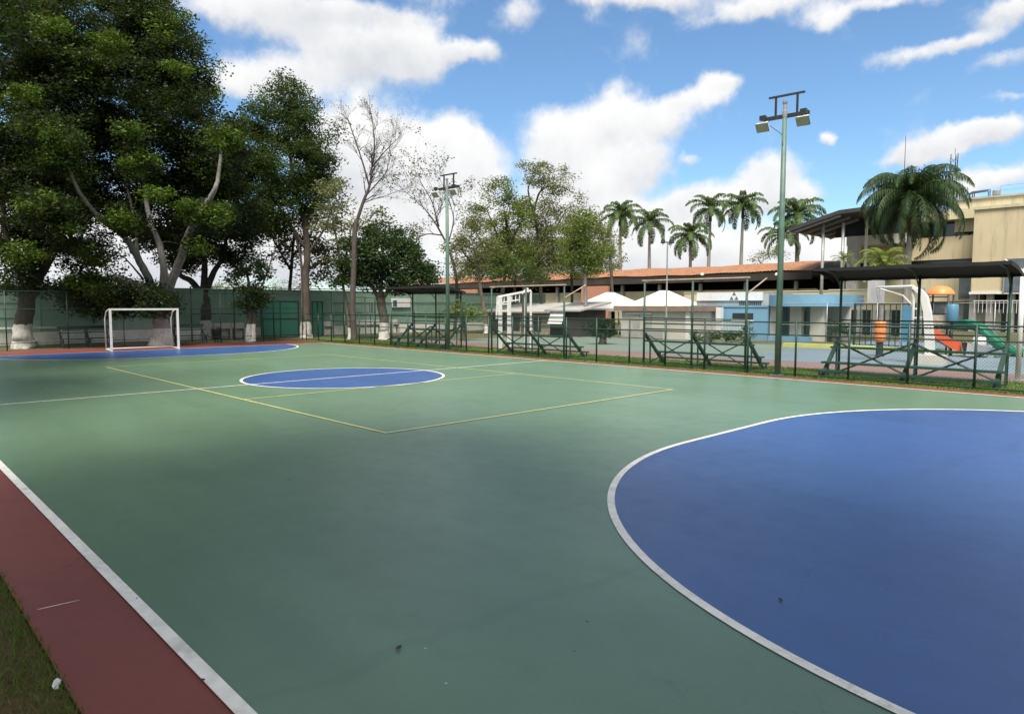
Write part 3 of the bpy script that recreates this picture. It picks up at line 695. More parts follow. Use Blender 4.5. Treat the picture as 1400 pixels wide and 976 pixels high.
# blue kiosk building
def blue_building():
    p = at(1040, 440, 45); y = p.y; X = lambda px: on_y(px, 430, y).x; Z = lambda px, py: on_y(px, py, y).z
    t = thing('blue_building', 'bright blue low building with dark windows and a rounded blue canopy', 'building', (X(1040), y, 0))
    z1 = Z(1000, 420)
    MB().box(X(946), X(1050), y, y+5, -.03, z1).build('wall', 'blue_wall', t)
    MB().box(X(946)-.1, X(1050), y-.05, y+5.1, z1+.002, z1+.12).build('coping', 'blue_wall', t)
    for a, b in ((953, 985), (1002, 1030)):
        w = MB().box(X(a), X(b), y-.05, y-.004, Z(a, 437), Z(a, 428)).build('window', 'glass', t)
        MB().box(X(a)-.06, X(b)+.06, y-.09, y-.052, Z(a, 437)-.07, Z(a, 437)-.004).build('sill', 'white_paint', w)
    ra = MB(); zt, zb = Z(990, 440), Z(990, 456)
    for k in range(38):
        x = X(955)+(X(1030)-X(955))*k/37; ra.box(x-.018, x+.018, y-.84, y-.80, zb, zt)
    ra.box(X(954), X(1031), y-.85, y-.79, zt, zt+.06).build('railing', 'white_paint', t)
    MB().box(X(990)-.18, X(990)+.18, y-.78, y-.42, 0, z1-.02).build('pillar', 'white_paint', t)
    MB().box(X(960), X(1032), y-.78, y-.3, 0, Z(990, 457)).build('planter', 'concrete', t)
    # rounded canopy on white columns
    x0, x1 = X(1045), X(1139); zb, zt = Z(1090, 419), Z(1090, 403); cx = (x0+x1)/2; rx = (x1-x0)/2
    cpy = MB(); n = 40; prof = [(cx+rx*math.cos(a), y+1.0+min(1, 1)*1.9*math.sin(a)) for a in [math.pi+math.pi*k/n for k in range(n+1)]]; prof += [(x1, y+5), (x0, y+5)]
    k = len(prof)
    for i in range(k): a, b = prof[i], prof[(i+1) % k]; cpy.quad((*a, zb), (*b, zb), (*b, zt), (*a, zt))
    cpy.quad(*[(*q, zt) for q in prof]); cpy.quad(*[(*q, zb) for q in prof[::-1]]); cpy.build('canopy', 'blue_wall', t)
    for a, b, mt in ((1051, 1060, 'offwhite'), (1078, 1094, 'offwhite'), (1106, 1124, 'offwhite')): MB().box(X(a), X(b), y+.2, y+.6, 0, zb-.004).build('column', mt, t)
    MB().box(X(1050.5), X(1138), y+2.8, y+3.0, 0, zb-.004).build('wall_panel', 'offwhite', t)
    MB().box(X(1061), X(1077), y+2.6, y+2.78, .1, zb-.3).build('door', 'glass', t)
    MB().box(X(1094.5), X(1105.5), y+2.6, y+2.78, .02, zb-.5).build('door', 'blue_plastic', t)
    MB().box(X(1054), X(1110), y-.3, y+.15, -.02, .3).build('step', 'blue_wall', t)
blue_building()
def sign_band():
    p = at(1000, 405, 50); y = p.y; X = lambda px: on_y(px, 405, y).x; Z = lambda py: on_y(1000, py, y).z
    t = thing('sign_wall', 'low grey building carrying a white sign band with a small dark triangular emblem', 'building', (X(1000), y, 0))
    MB().box(X(952), X(1050), y+.06, y+4, -.03, Z(401)).build('wall', 'concrete', t)
    s = MB().box(X(953), X(1043), y-.04, y+.05, Z(411), Z(400)).build('sign_band', 'white_paint', t)
    c = Vector((X(1004), y-.045, Z(405.5))); e = MB(); k = .19
    for dx, dz in ((0, .19), (-.19, -.13), (.19, -.13)):   # three small triangles set in a triangle
        for q in ((-.13, -.1), (.13, -.1), (0, .14)): pass
        e.quad(c+Vector((dx-.16, 0, dz-.12)), c+Vector((dx+.16, 0, dz-.12)), c+Vector((dx, 0, dz+.17)))
    e.build('emblem', 'logo', s)
    g = MB()
    for i in range(12): x = X(1012)+(X(1040)-X(1012))*i/11; g.box(x-.03, x+.03, y-.03, y+.0, Z(419), Z(412))
    g.build('grille', 'dark_steel', t)
sign_band()

# ------------------------------------------------------------------ yellow school building on the right
def school():
    y = 59.0; X = lambda px, yy=y: on_y(px, 400, yy).x; Z = lambda px, py, yy=y: on_y(px, py, yy).z
    t = thing('school_building', 'large cream yellow building with recessed dark window bands on the right', 'building', (X(1300), y, 0))
    xa, xb = X(1327), X(1400)+34
    zt = Z(1327, 288); zb = Z(1360, 402)
    MB().box(xa, xb, y, y+14, zb, zt).build('wall', 'cream', t)
    MB().box(xa-.12, xb, y-.15, y+14, zt+.002, zt+.25).build('cornice', 'cream_pale', t)
    MB().box(xa-.1, xb, y-.12, y-.004, zb-.001, zb+.2).build('ledge', 'white_paint', t)
    xr = X(1301, 62); MB().box(xr, xb, 62, 74, zt-1.5, Z(1340, 272, 62)).build('upper_storey', 'cream_pale', t)
    MB().box(xr-.1, xb, 61.85, 74, Z(1340, 272, 62)+.002, Z(1340, 272, 62)+.16).build('cornice', 'concrete', t)
    # left wing
    yw = 62.0; xw = X(1168, yw)
    MB().box(xw, xa-.004, yw, yw+10, Z(1240, 357, yw), Z(1240, 327, yw)).build('spandrel', 'cream', t)
    MB().box(xw, xa-.004, yw+1.2, yw+1.4, Z(1240, 327, yw), Z(1240, 300, yw)).build('window', 'glass', t)
    fr = MB()
    for k in range(11): x = xw+.1+(xa-xw-.3)*k/10; fr.box(x-.06, x+.06, yw+1.08, yw+1.19, Z(1240, 327, yw), Z(1240, 300, yw))
    fr.build('window_frame', 'dark_steel', t)
    MB().box(xw-.5, xa-.004, yw-.8, yw+10, Z(1280, 303, yw), Z(1280, 290, yw)).build('roof_edge', 'beige', t)
    MB().box(xw, xa-.004, yw+1.0, yw+1.2, Z(1240, 366, yw), Z(1240, 357, yw)-.002).build('window', 'glass', t)
    zl = Z(1240, 366, yw)
    MB().box(xw-1.5, xa-.004, yw+.25, yw+10, 2.6, zl).build('wall', 'cream_pale', t)
    MB().box(xw-1.5, xa-.004, yw+.5, yw+10, -.03, 2.598).build('wall', 'concrete', t)
    for k in range(5): x = xw+.4+k*3.0; MB().box(x, x+1.5, yw+.42, yw+.49, .5, 2.4).build('window', 'glass_grey', t)
    xq = X(1310, yw); MB().box(xq, xq+1.3, yw+.16, yw+.24, 2.9, zl-.5).build('window', 'glass_grey', t)
    # ground floor under the overhang
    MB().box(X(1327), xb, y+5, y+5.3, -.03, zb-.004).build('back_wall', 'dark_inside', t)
    MB().box(X(1327)+.2, X(1366), y+1.2, y+1.5, -.03, 1.9).build('low_wall', 'offwhite', t)
    for px in (1329, 1352, 1381): x = X(px); MB().box(x-.25, x+.25, y+.4, y+.9, -.03, zb-.004).build('column', 'concrete', t)
    ra = MB()
    for k in range(40): x = xa+.3+k*.3; ra.box(x-.02, x+.02, y+.1, y+.14, zb-1.6, zb-.6)
    ra.box(xa+.2, xa+12.2, y+.09, y+.15, zb-.6, zb-.53).build('railing', 'white_paint', t)
    # grey framed glazing
    w = MB().box(X(1372), X(1400)+3, y-.14, y-.005, Z(1380, 400), Z(1380, 354)).build('window', 'glass_grey', t)
    f = MB()
    for k in range(4): x = X(1372)+k*1.4; f.box(x-.05, x+.05, y-.19, y-.142, Z(1380, 400), Z(1380, 354))
    f.build('frame', 'grey_steel', w)
    # tilted canopy roof with posts
    yc = 57.0; A = on_y(1097, 315, yc); B = on_y(1168, 293, yc+3); ex = X(1225, yc)
    cn = MB(); th = .35
    P = [Vector((A.x, yc-3, A.z)), Vector((A.x+4.6, yc-3, B.z-.25)), Vector((ex, yc-3, B.z-.1)), Vector((ex, yc+7, B.z-.1)), Vector((A.x+4.6, yc+7, B.z-.25)), Vector((A.x, yc+7, A.z))]
    dn = Vector((0, 0, th)); 
    for q in ((0, 1, 4, 5), (1, 2, 3, 4)): cn.quad(*[P[k] for k in q]); cn.quad(*[P[k]-dn for k in q[::-1]])
    for a, b in ((0, 1), (1, 2), (2, 3), (3, 4), (4, 5), (5, 0)): cn.quad(P[a], P[b], P[b]-dn, P[a]-dn)
    cn.build('canopy_roof', 'roof_dark', t)
    bm_ = MB()
    for k in range(5): yy = yc-2.6+k*2.2; bm_.bar((A.x+.2, yy, A.z-.42), (A.x+4.6, yy, B.z-.7), .12, .2)
    bm_.build('beam', 'grey_steel', t)
    MB().box(A.x+2.2, ex, yc+2.5, yc+2.7, B.z-2.2, B.z-.2).build('clerestory', 'glass', t)
    MB().box(A.x+3.4, ex, yc+2.2, yc+7, B.z-3.1, B.z-2.202).build('spandrel', 'offwhite', t)
    for px in (1123, 1150): q = X(px, yc-2); MB().tube([(q, yc-2, 0), (q, yc-2, on_y(px, 305, yc-2).z)], .14, 10).build('column', 'grey_steel', t, True)
    q = X(1163, yc); MB().box(q-.45, q+.45, yc, yc+.9, 0, B.z-2.4).build('column', 'concrete', t)
    q = X(1181, yc); MB().box(q-.1, q+.1, yc, yc+.2, 4.4, B.z-.3).build('column', 'offwhite', t)
    return zt, Z(1340, 272, 62)+.16
ROOF1, ROOF2 = school()
def lattice_mast(px, y, z0, h):
    p = on_y(px, 270, y); t = thing('lattice_mast', 'slim lattice antenna mast rising from the cream building roof behind the big palm', 'antenna', (p.x, y, z0)); w = .28
    C = [Vector((p.x+a*w, y+b*w, z0)) for a, b in ((-1, -.6), (1, -.6), (0, 1))]
    for c in C: MB().tube([c, c+Vector((0, 0, h))], .035, 5).build('upright', 'dark_steel', t)
    b = MB(); n = int(h/.5)
    for k in range(n):
        for i in range(3):
            b.tube([C[i]+Vector((0, 0, k*.5)), C[(i+1) % 3]+Vector((0, 0, k*.5+.5))], .018, 4)
    b.build('lacing', 'dark_steel', t)
    MB().tube([(p.x, y, z0+h), (p.x, y, z0+h+.5)], .02, 5).build('tip', 'dark_steel', t)
lattice_mast(1303, 63.2, ROOF2-.01, on_y(1303, 211, 63.2).z-ROOF2)
def whip(px, pyt, y, z0, label):
    p = on_y(px, 270, y); zt = on_y(px, pyt, y).z; t = thing('whip_antenna', label, 'antenna', (p.x, y, z0), 'thin whip antennas against the sky')
    MB().tube([(p.x, y, z0), (p.x, y, z0+(zt-z0)*.5), (p.x, y, zt)], [.045, .035, .02], 6).build('mast', 'dark_steel', t); 
    MB().lathe((p.x, y, z0), [(.16, 0), (.16, .06), (.05, .2)], 8).build('base', 'grey_steel', t)
whip(1235, 186, 64, on_y(1240, 290, 62).z, 'thin whip antenna sticking up out of the big drooping palm')
def roof_panel():
    y = 63; p = on_y(1346, 262, y); t = thing('solar_heater', 'dark solar water heater tilted on the cream building roof', 'solar panel', (p.x, y, ROOF2))
    z = ROOF2; a = Vector((p.x-1.2, y-.2, z+.5)); 
    MB().quad(a, a+Vector((1.5, 0, .1)), a+Vector((1.6, .9, .35)), a+Vector((.1, .9, .3))).quad(a-Vector((0, 0, .08)), a+Vector((1.5, 0, .02)), a+Vector((1.5, 0, .1)), a).build('panel', 'roof_dark', t)
    MB().lathe((p.x+.9, y, z+.1), [(.25, 0), (.3, .1), (.3, .45), (.2, .55)], 10).build('tank', 'grey_steel', t)
    l = MB()
    for dx in (-.9, .3): l.bar((p.x+dx, y, z), (p.x+dx, y, z+.58), .06); l.bar((p.x+dx, y+.6, z), (p.x+dx, y+.6, z+.75), .06)
    l.build('stand', 'dark_steel', t)
roof_panel()
def roof_rail():
    y = 62.3; x0 = on_y(1368, 262, y).x; t = thing('roof_railing', 'thin steel railing along the edge of the cream building roof', 'railing', (x0, y, ROOF2))
    for z in (.45, .85): MB().tube([(x0, y, ROOF2+z), (x0+18, y, ROOF2+z)], .018, 5).build('rail', 'grey_steel', t)
    for k in range(10): MB().tube([(x0+k*2, y, ROOF2), (x0+k*2, y, ROOF2+.88)], .018, 5).build('post', 'grey_steel', t)
roof_rail()
def small_lamp():
    p = at(911, 430, 44); x, y = p.x, p.y; h = at(911, 332, 44).z; t = thing('street_lamp', 'slim grey lamp post with a small dark head in front of the tents', 'lamp post', (x, y, 0))
    MB().tube([(x, y, 0), (x, y, h)], [.06, .045], 8).build('pole', 'grey_steel', t)
    d = RT; MB().bar(Vector((x, y, h))-d*.3, Vector((x, y, h))+d*.3, .08, .06).build('arm', 'dark_steel', t)
    for s in (-1, 1): q = Vector((x, y, h+.02))+d*(s*.28); MB().lathe(tuple(q), [(.08, -.1), (.16, -.05), (.12, .14), (.04, .17)], 8).build('lamp_head', 'dark_steel', t)
small_lamp()
#@@PART4
# ------------------------------------------------------------------ things on the second court
def basket_stand():
    p = at(1262, 494, 26.6); x, y = p.x, p.y
    t = thing('basketball_stand', 'white cantilever basketball stand on a pale base behind the shaded bleacher', 'basketball hoop', (x, y, 0))
    MB().box(x-.45, x+.75, y-.3, y+.3, -.01, .36).build('base', 'offwhite', t)
    mb = MB(); 
    def col(z, xx, w): return [Vector((xx-w, y-.13, z)), Vector((xx+w, y-.13, z)), Vector((xx+w, y+.13, z)), Vector((xx-w, y+.13, z))]
    S = [col(.36, x+.22, .15), col(1.0, x+.19, .14), col(2.0, x+.08, .12), col(2.6, x-.06, .11), col(2.85, x-.28, .13), col(2.96, x-.52, .1)]
    for k in range(5):
        for j in range(4): mb.quad(S[k][j], S[k][(j+1) % 4], S[k+1][(j+1) % 4], S[k+1][j])
    mb.quad(*S[0][::-1]); mb.quad(*S[-1]); mb.build('column', 'white_paint', t)
    MB().tube([(x-.42, y-.0, .36), (x-.42, y, 2.55), (x-.5, y, 2.9)], .055, 8).build('front_post', 'white_paint', t, True)
    MB().tube([(x-.45, y-.16, 2.98), (x-1.7, y-.16, 2.96)], .04, 8).tube([(x-.45, y+.16, 2.98), (x-1.7, y+.16, 2.96)], .04, 8).build('arm', 'white_paint', t, True)
    MB().tube([(x-.42, y, 2.2), (x-.8, y, 2.62), (x-1.65, y, 2.9)], .035, 8).build('brace', 'white_paint', t, True)
    for z in (1.75, 2.1): MB().bar((x-.42, y, z), (x+.05, y, z+.06), .06).build('tie', 'white_paint', t)
    b = MB().box(x-1.82, x-1.74, y-.85, y+.85, 2.35, 3.25).build('backboard', 'grey_plastic', t)
    MB().tube([(x-1.83, y, 2.5), (x-1.95, y, 2.5)], .03, 6).build('rim_bracket', 'orange', b)
    ring = [(x-2.18+.225*math.cos(a), y+.225*math.sin(a), 2.5) for a in [2*math.pi*k/20 for k in range(21)]]; MB().tube(ring, .012, 6, False).build('rim', 'orange', b)
basket_stand()
def right_post():
    p = at(1391, 521, 20.6); x, y = p.x, p.y; t = thing('basketball_post', 'white post with a sloping top strut at the right edge of the picture', 'post', (x, y, 0))
    MB().tube([(x, y, -.01), (x, y, 3.3)], .07, 12).build('post', 'white_paint', t, True)
    q = at(1374, 354, 20.9); MB().tube([(x, y, 3.25), (q.x, q.y, 3.62)], .03, 6).build('strut', 'white_paint', t, True)
    MB().tube([(x, y, 3.3), (x+1.6, y+.4, 3.3)], .045, 8).build('arm', 'white_paint', t, True)
    MB().box(x-.16, x+.16, y-.16, y+.16, -.01, .04).build('base_plate', 'grey_steel', t)
right_post()
def ladder_frame():
    D = 36.0; A = at(684, 470, D); d = Vector((-.25, .97, 0)).normalized(); e = Vector((.97, .25, 0))   # d: depth of the frame
    a = Vector((A.x, A.y, 0)); t = thing('ladder_frame', 'white steel ladder frame of a basketball stand behind a bare framed bleacher', 'basketball hoop', tuple(a))
    right = RT.copy(); back = Vector((FW.x, FW.y, 0)).normalized()
    H0, H1 = 2.68, 3.0; w = .46; L = 1.6
    for s in (0, w): MB().bar(a+right*s, a+right*s+Vector((0, 0, H0+s*.1)), .15, .15).build('upright', 'white_paint', t)
    for s in (1.32, L): MB().bar(a+right*s+back*.5, a+right*s+back*.5+Vector((0, 0, H1)), .08, .08).build('rear_post', 'white_paint', t)
    l = a-right*.2; MB().bar(l+Vector((0, 0, 1.55)), l+right*.06+Vector((0, 0, H0)), .07).bar(l+right*.06+Vector((0, 0, H0)), a+right*L+back*.5+Vector((0, 0, H1+.02)), .1).build('top_beam', 'white_paint', t)
    MB().bar(l+Vector((0, 0, H0-.34)), a+right*.95+back*.3+Vector((0, 0, H0-.15)), .06).build('lower_beam', 'white_paint', t)
    for k in range(5):
        f = a+right*(.2+k*.2)+back*(.1+k*.06); MB().bar(f+Vector((0, 0, H0-.28)), f+Vector((0, 0, H0+.06+k*.04)), .04).build('rung', 'white_paint', t)
    for z in (1.95, 2.3): MB().bar(l+Vector((0, 0, z)), a+right*w+Vector((0, 0, z)), .05).build('cross_bar', 'white_paint', t)
    MB().bar(a+right*1.1+back*.4+Vector((0, 0, 2.85)), a+right*1.45+back*.5+Vector((0, 0, 3.12)), .14, .1).build('bracket', 'white_paint', t)
ladder_frame()
fence_x('mesh_fence', 2.0, 34, 26.0, 2.35, 2.5, 'tall thin fence on the yellow kerb round the playground', (1.2, 2.35), 'wire_far', 'grey_steel', .025)
def bar_rail(px0, px1, y, z0, z1, label, step=.28, mat='dark_steel'):
    x0, x1 = on_y(px0, 450, y).x, on_y(px1, 450, y).x; t = thing('bar_railing', label, 'railing', (x0, y, 0), 'dark bar railings beyond the second court'); n = int((x1-x0)/step); b = MB()
    for k in range(n+1): x = x0+(x1-x0)*k/n; b.box(x-.02, x+.02, y-.02, y+.02, z0, z1-.03)
    b.build('bars', mat, t); MB().box(x0-.03, x1+.03, y-.025, y+.025, z1-.03, z1+.03).box(x0-.03, x1+.03, y-.025, y+.025, z0+.1, z0+.15).build('rail', mat, t)
    for x in (x0, x1): MB().box(x-.05, x+.05, y-.05, y+.05, -.03, z1+.1).build('post', mat, t)
bar_rail(1168, 1250, 28.5, .0, 2.3, 'dark vertical bar railing beside the orange barrel')
bar_rail(728, 790, 30, .1, 1.75, 'dark bar railing in front of the small white kiosk', .22)
bar_rail(868, 908, 36, .6, 1.9, 'short dark railing in front of the off white building', .4)
def side_wall():   # wall continuing right of the blue building
    y = 45.0; x0, x1 = on_y(1132, 430, y).x, on_y(1262, 430, y).x; t = thing('garden_wall', 'pale olive wall with planting right of the blue canopy', 'wall', (x0, y, 0))
    MB().box(x0, x1, y, y+.3, 1.9, 3.4).build('wall', 'beige', t); MB().box(x0, x1, y-.04, y+.34, 3.402, 3.5).build('coping', 'offwhite', t)
    MB().box(x0, x1, y+1.5, y+1.7, -.03, 1.9).build('back_wall', 'glass', t)
    for k in range(7): x = x0+.3+(x1-x0-.6)*k/6; MB().box(x-.18, x+.18, y, y+.3, -.03, 1.898).build('pillar', 'concrete', t)
side_wall()
def olive_wall():
    y = 55.0; x0, x1 = on_y(935, 430, y).x, on_y(1165, 430, y).x; t = thing('olive_wall', 'long pale olive wall between the tiled hall and the blue building', 'wall', (x0, y, 0))
    MB().box(x0, x1, y, y+.3, -.03, 3.55).build('wall', 'beige', t); MB().box(x0-.05, x1+.05, y-.05, y+.35, 3.552, 3.65).build('coping', 'cream_pale', t)
olive_wall()
# ------------------------------------------------------------------ playground
def playground():
    c = at(1283, 470, 32); x, y = c.x, c.y; t = thing('play_tower', 'playground tower with an orange dome roof and dark posts', 'play tower', (x, y, 0)); w = .42
    for sx in (-1, 1):
        for sy in (-1, 1): MB().tube([(x+sx*w, y+sy*w, -.01), (x+sx*w, y+sy*w, 2.75)], .04, 8).build('post', 'black', t, True)
    MB().box(x-w, x+w, y-w, y+w, 1.1, 1.2).build('deck', 'grey_plastic', t)
    MB().lathe((x, y, 2.72), [(.58, 0), (.57, .06), (.5, .2), (.35, .34), (.17, .41), (.03, .43)], 18).build('dome_roof', 'orange', t, True)
    r = MB()
    for s in (-1, 1):
        for z in (1.25, 1.55, 1.85): r.bar((x-w, y+s*w, z), (x+w, y+s*w, z), .04); r.bar((x+s*w, y-w, z), (x+s*w, y+w, z), .04)
    for z in (2.35, 2.62): r.bar((x-w, y-w, z), (x+w, y-w, z), .05)
    for k in range(5): xx = x-w+2*w*k/4; r.bar((xx, y-w, 1.2), (xx, y-w, 1.85), .03)
    r.build('guard_rail', 'black', t)
    MB().box(x-.4, x+.5, y-w-.05, y-w-.01, 1.3, 1.8).build('play_panel', 'stone_clad', t)
    q = at(1302, 430, 31); MB().lathe((q.x, q.y, 1.45), [(.2, 0), (.24, .05), (.24, .8), (.2, .85)], 14).build('tube_panel', 'blue_plastic', t, True)
    MB().tube([(q.x, q.y, 0), (q.x, q.y, 1.46)], .06, 8).build('post', 'black', t, True)
    # red slide going down to the right
    a = at(1272, 457, 31); b = at(1330, 478, 30.4); sl = MB(); n = 12; prev = None
    for k in range(n+1):
        u = k/n; p = a.lerp(b, u); p.z = a.z*(1-u)**1.3 + .22*u - .25*math.sin(math.pi*u)*.5; sd = back_dir*.32
        row = [p-sd+Vector((0, 0, .32)), p-sd*.8, p+sd*.8, p+sd+Vector((0, 0, .32))]
        if prev:
            for j in range(3): sl.quad(prev[j], prev[j+1], row[j+1], row[j])
            dn = Vector((0, 0, .07)); sl.quad(prev[0], row[0], row[0]-dn*6, prev[0]-dn*6)
        prev = row
    sl.build('slide', 'red_plastic', t)
back_dir = Vector((FW.x, FW.y, 0)).normalized()
playground()
def chute(name, label, P, r, mat, depth_open=True):
    """half pipe slide along points P"""
    t = None; mb = MB(); n = 9; prev = None; pts = []
    for k in range(len(P)-1):
        for j in range(6): pts.append(P[k].lerp(P[k+1], j/6))
    pts.append(P[-1])
    for _ in range(3): pts = [pts[0]]+[(pts[k-1]+pts[k]*2+pts[k+1])/4 for k in range(1, len(pts)-1)]+[pts[-1]]
    for k, p in enumerate(pts):
        d = (pts[min(k+1, len(pts)-1)]-pts[max(k-1, 0)]).normalized(); s = d.cross(Vector((0, 0, 1))).normalized(); u = s.cross(d)
        row = [p + s*r*math.cos(a) + u*r*math.sin(a) for a in [math.pi+math.pi*j/n for j in range(n+1)]]; row += [p + (s*math.cos(a)+u*math.sin(a))*(r*.86) for a in [2*math.pi-math.pi*j/n for j in range(n+1)]]
        if prev:
            for j in range(len(row)): mb.quad(prev[j], prev[(j+1) % len(row)], row[(j+1) % len(row)], row[j])
        prev = row
    base = P[-1].copy(); base.z = 0; t = thing(name, label, 'slide', tuple(base)); mb.build('chute', mat, t, True)
    for p in (P[0], P[len(P)//2]): MB().tube([(p.x, p.y, -.01), (p.x, p.y, p.z-r*.8)], .06, 8).build('leg', 'dark_green_steel', t, True)
    return t
chute('green_slide', 'curved green plastic slide at the right of the playground', [at(1300, 439, 32.5), at(1322, 436, 32), at(1342, 444, 31.5), at(1362, 462, 31), at(1386, 476, 30.5), at(1402, 478, 30.2)], .38, 'green_plastic')
def rocker():
    p = at(1348, 476, 30); x, y = p.x, p.y; t = thing('boat_rocker', 'grey pointed plastic boat at the foot of the red slide', 'play boat', (x, y, 0)); n = 14; mb = MB(); prev = None
    for k in range(n+1):
        u = k/n; c = Vector((x, y, 0)) + RT*(1.0*(u-.5)*1.9); w = .4*math.sin(math.pi*min(1, .12+u*.88))**.7+.01; h = .1+.42*(1-u)
        row = [c-back_dir*w+Vector((0, 0, .12+h)), c-back_dir*w*.6+Vector((0, 0, .06)), c+back_dir*w*.6+Vector((0, 0, .06)), c+back_dir*w+Vector((0, 0, .12+h))]
        if prev:
            for j in range(4): mb.quad(prev[j], prev[(j+1) % 4], row[(j+1) % 4], row[j])
        prev = row
    mb.build('hull', 'grey_plastic', t); MB().box(x-.3, x+.3, y-.2, y+.2, -.01, .08).build('base', 'concrete', t)
    MB().lathe(tuple(Vector((x, y, .45))-RT*.3), [(.2, 0), (.27, .15), (.24, .4), (.1, .5)], 12).build('seat', 'white_paint', t, True)
rocker()
def barrel():
    p = at(1203, 466, 30.5); x, y = p.x, p.y; t = thing('orange_tank', 'orange upright plastic drum in front of the dark bar railing', 'drum', (x, y, 0))
    MB().lathe((x, y, .62), [(.16, 0), (.22, .04), (.23, .25), (.21, .3), (.23, .35), (.23, .6), (.21, .65), (.23, .7), (.22, .9), (.12, .98)], 16).build('body', 'orange', t, True)
    MB().lathe((x, y, -.01), [(.2, 0), (.16, .1), (.14, .63)], 10).build('stand', 'dark_steel', t)
barrel()
def blue_board():
    p = at(1240, 440, 33); x, y = p.x, p.y; t = thing('partition', 'pale blue upright partition behind the white basketball stand', 'partition', (x, y, 0))
    MB().box(x-.22, x+.22, y, y+.05, .5, 2.2).build('panel', 'blue_plastic', t)
    for s in (-1, 1): MB().tube([(x+s*.27, y+.02, -.01), (x+s*.27, y+.02, 2.3)], .04, 8).build('post', 'grey_steel', t)
blue_board()
#@@PART5
# ------------------------------------------------------------------ trees
def smooth(P, m=5):
    P = [Vector(p) for p in P]; out = []
    for k in range(len(P)-1):
        p0, p1, p2, p3 = P[max(k-1, 0)], P[k], P[k+1], P[min(k+2, len(P)-1)]
        for j in range(m):
            t = j/m; out.append(.5*((2*p1)+(p2-p0)*t+(2*p0-5*p1+4*p2-p3)*t*t+(3*p1-p0-3*p2+p3)*t**3))
    out.append(P[-1]); return out
def leaf_quads(c, size, rng, up=.5, asp=.5):
    n = len(c); u = rng.normal(size=(n, 3)); u[:, 2] *= .55; u /= np.linalg.norm(u, axis=1, keepdims=True)
    r = rng.normal(size=(n, 3)); r[:, 2] += up; w = np.cross(u, r); w /= np.linalg.norm(w, axis=1, keepdims=True)+1e-9
    s = size*rng.uniform(.6, 1.35, (n, 1)); u = u*s; w = w*s*asp
    V = np.stack([c-u, c+w-u*.1, c+u, c-w-u*.1], 1).reshape(-1, 3); return V, np.arange(n*4).reshape(-1, 4)
def crown_centres(E, cr, dens, per, rng, hollow=.45):
    """leaf sprays spread through ellipsoids E = [(centre, radii, weight)]; returns spray centres and leaf points"""
    S = []
    for c, rad, wt in E:
        rm = (rad[0]*rad[1]*rad[2])**(1/3); n = max(4, int(dens*wt*4*rm*rm/(cr*cr)))
        d = rng.normal(size=(n, 3)); d /= np.linalg.norm(d, axis=1, keepdims=True); f = (hollow+(1-hollow)*rng.random((n, 1))**.6)*rng.uniform(.88, 1.1, (n, 1))
        S.append(np.array(c)+d*np.array(rad)*f)
    S = np.concatenate(S); n = len(S); k = rng.poisson(per, n).clip(3); idx = np.repeat(np.arange(n), k); L = rng.normal(size=(len(idx), 3))*.5
    L /= np.maximum(1, np.linalg.norm(L, axis=1, keepdims=True)/1.15); rs = cr*rng.uniform(.65, 1.3, n)[idx][:, None]
    return S, S[idx]+L*rs*np.array([1, 1, .62])
def tree(name, label, base, limbs, E, bark, leaf, size=.13, cr=.75, dens=1, per=60, seed=1, twigs=.35, group=None, up=.5, hollow=.45, twr=.035, flare=True):
    """limbs: [(points, r0, r1)] tapered limbs; E: crown ellipsoids"""
    rng = np.random.default_rng(seed); rnd = random.Random(seed); t = thing(name, label, 'tree', tuple(base), group)
    mb = MB(); nodes = []
    for i, (P, r0, r1) in enumerate(limbs):
        Q = smooth(P); m = len(Q); rr = [r0+(r1-r0)*(k/(m-1))**.8 for k in range(m)]
        if i == 0 and flare: rr = [r*(1+.32*math.exp(-max(0, (q.z-base[2]))/.35)) for r, q in zip(rr, Q)]
        Q = [q+Vector((rnd.gauss(0, .09)*r, rnd.gauss(0, .09)*r, 0)) for q, r in zip(Q, rr)]
        mb.tube(Q, rr, 10); nodes += [(q, r) for q, r in list(zip(Q, rr))[m//3:]]
    S, L = crown_centres(E, cr, dens, per, rng, hollow) if E else (np.zeros((0, 3)), None)
    sel = rng.random(len(S)) < twigs
    for s in S[sel]:
        s = Vector(s); q, r = min(nodes, key=lambda k: (k[0]-s).length+max(0, k[0].z-s.z)*.6); mid = q.lerp(s, .5)+Vector((rnd.gauss(0, .12), rnd.gauss(0, .12), .12))*(s-q).length*.6
        r = min(r*.6, twr*(.6+.12*(s-q).length)); b = smooth([q, mid, s], 4); mb.tube(b, [r*(1-.75*k/(len(b)-1)) for k in range(len(b))], 5); nodes += [(b[4], r*.7), (b[6], r*.55)]
    mb.build('trunk', bark, t, True)
    if L is not None: V, Q = leaf_quads(L, size, rng, up); np_mesh('crown', V, Q, leaf, t)
    return t
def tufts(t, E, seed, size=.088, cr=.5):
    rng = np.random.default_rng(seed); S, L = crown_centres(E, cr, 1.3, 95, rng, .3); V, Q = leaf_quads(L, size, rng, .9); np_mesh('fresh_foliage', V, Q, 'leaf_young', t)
def EL(L, depth, dz=0, sq=1.0):
    """crown lobes as sight lines: (px, py, rx, ry[, extra depth, weight])"""
    out = []
    for e in L:
        px, py, rx, ry = e[:4]; dd = depth+(e[4] if len(e) > 4 else 0); c = at(px, py, dd); k = dd/FPX; r = rx*k
        out.append((tuple(c), (r, r, ry*k), e[5] if len(e) > 5 else 1))
    return out
def PT(L, depth): return [at(p[0], p[1], depth+(p[2] if len(p) > 2 else 0)) for p in L]
def base_of(px, depth): p = at(px, 450, depth); return Vector((p.x, p.y, -.03))
def limb0(px, depth, pts): b = base_of(px, depth); return [b, b+Vector((0, 0, .5))]+PT(pts, depth)
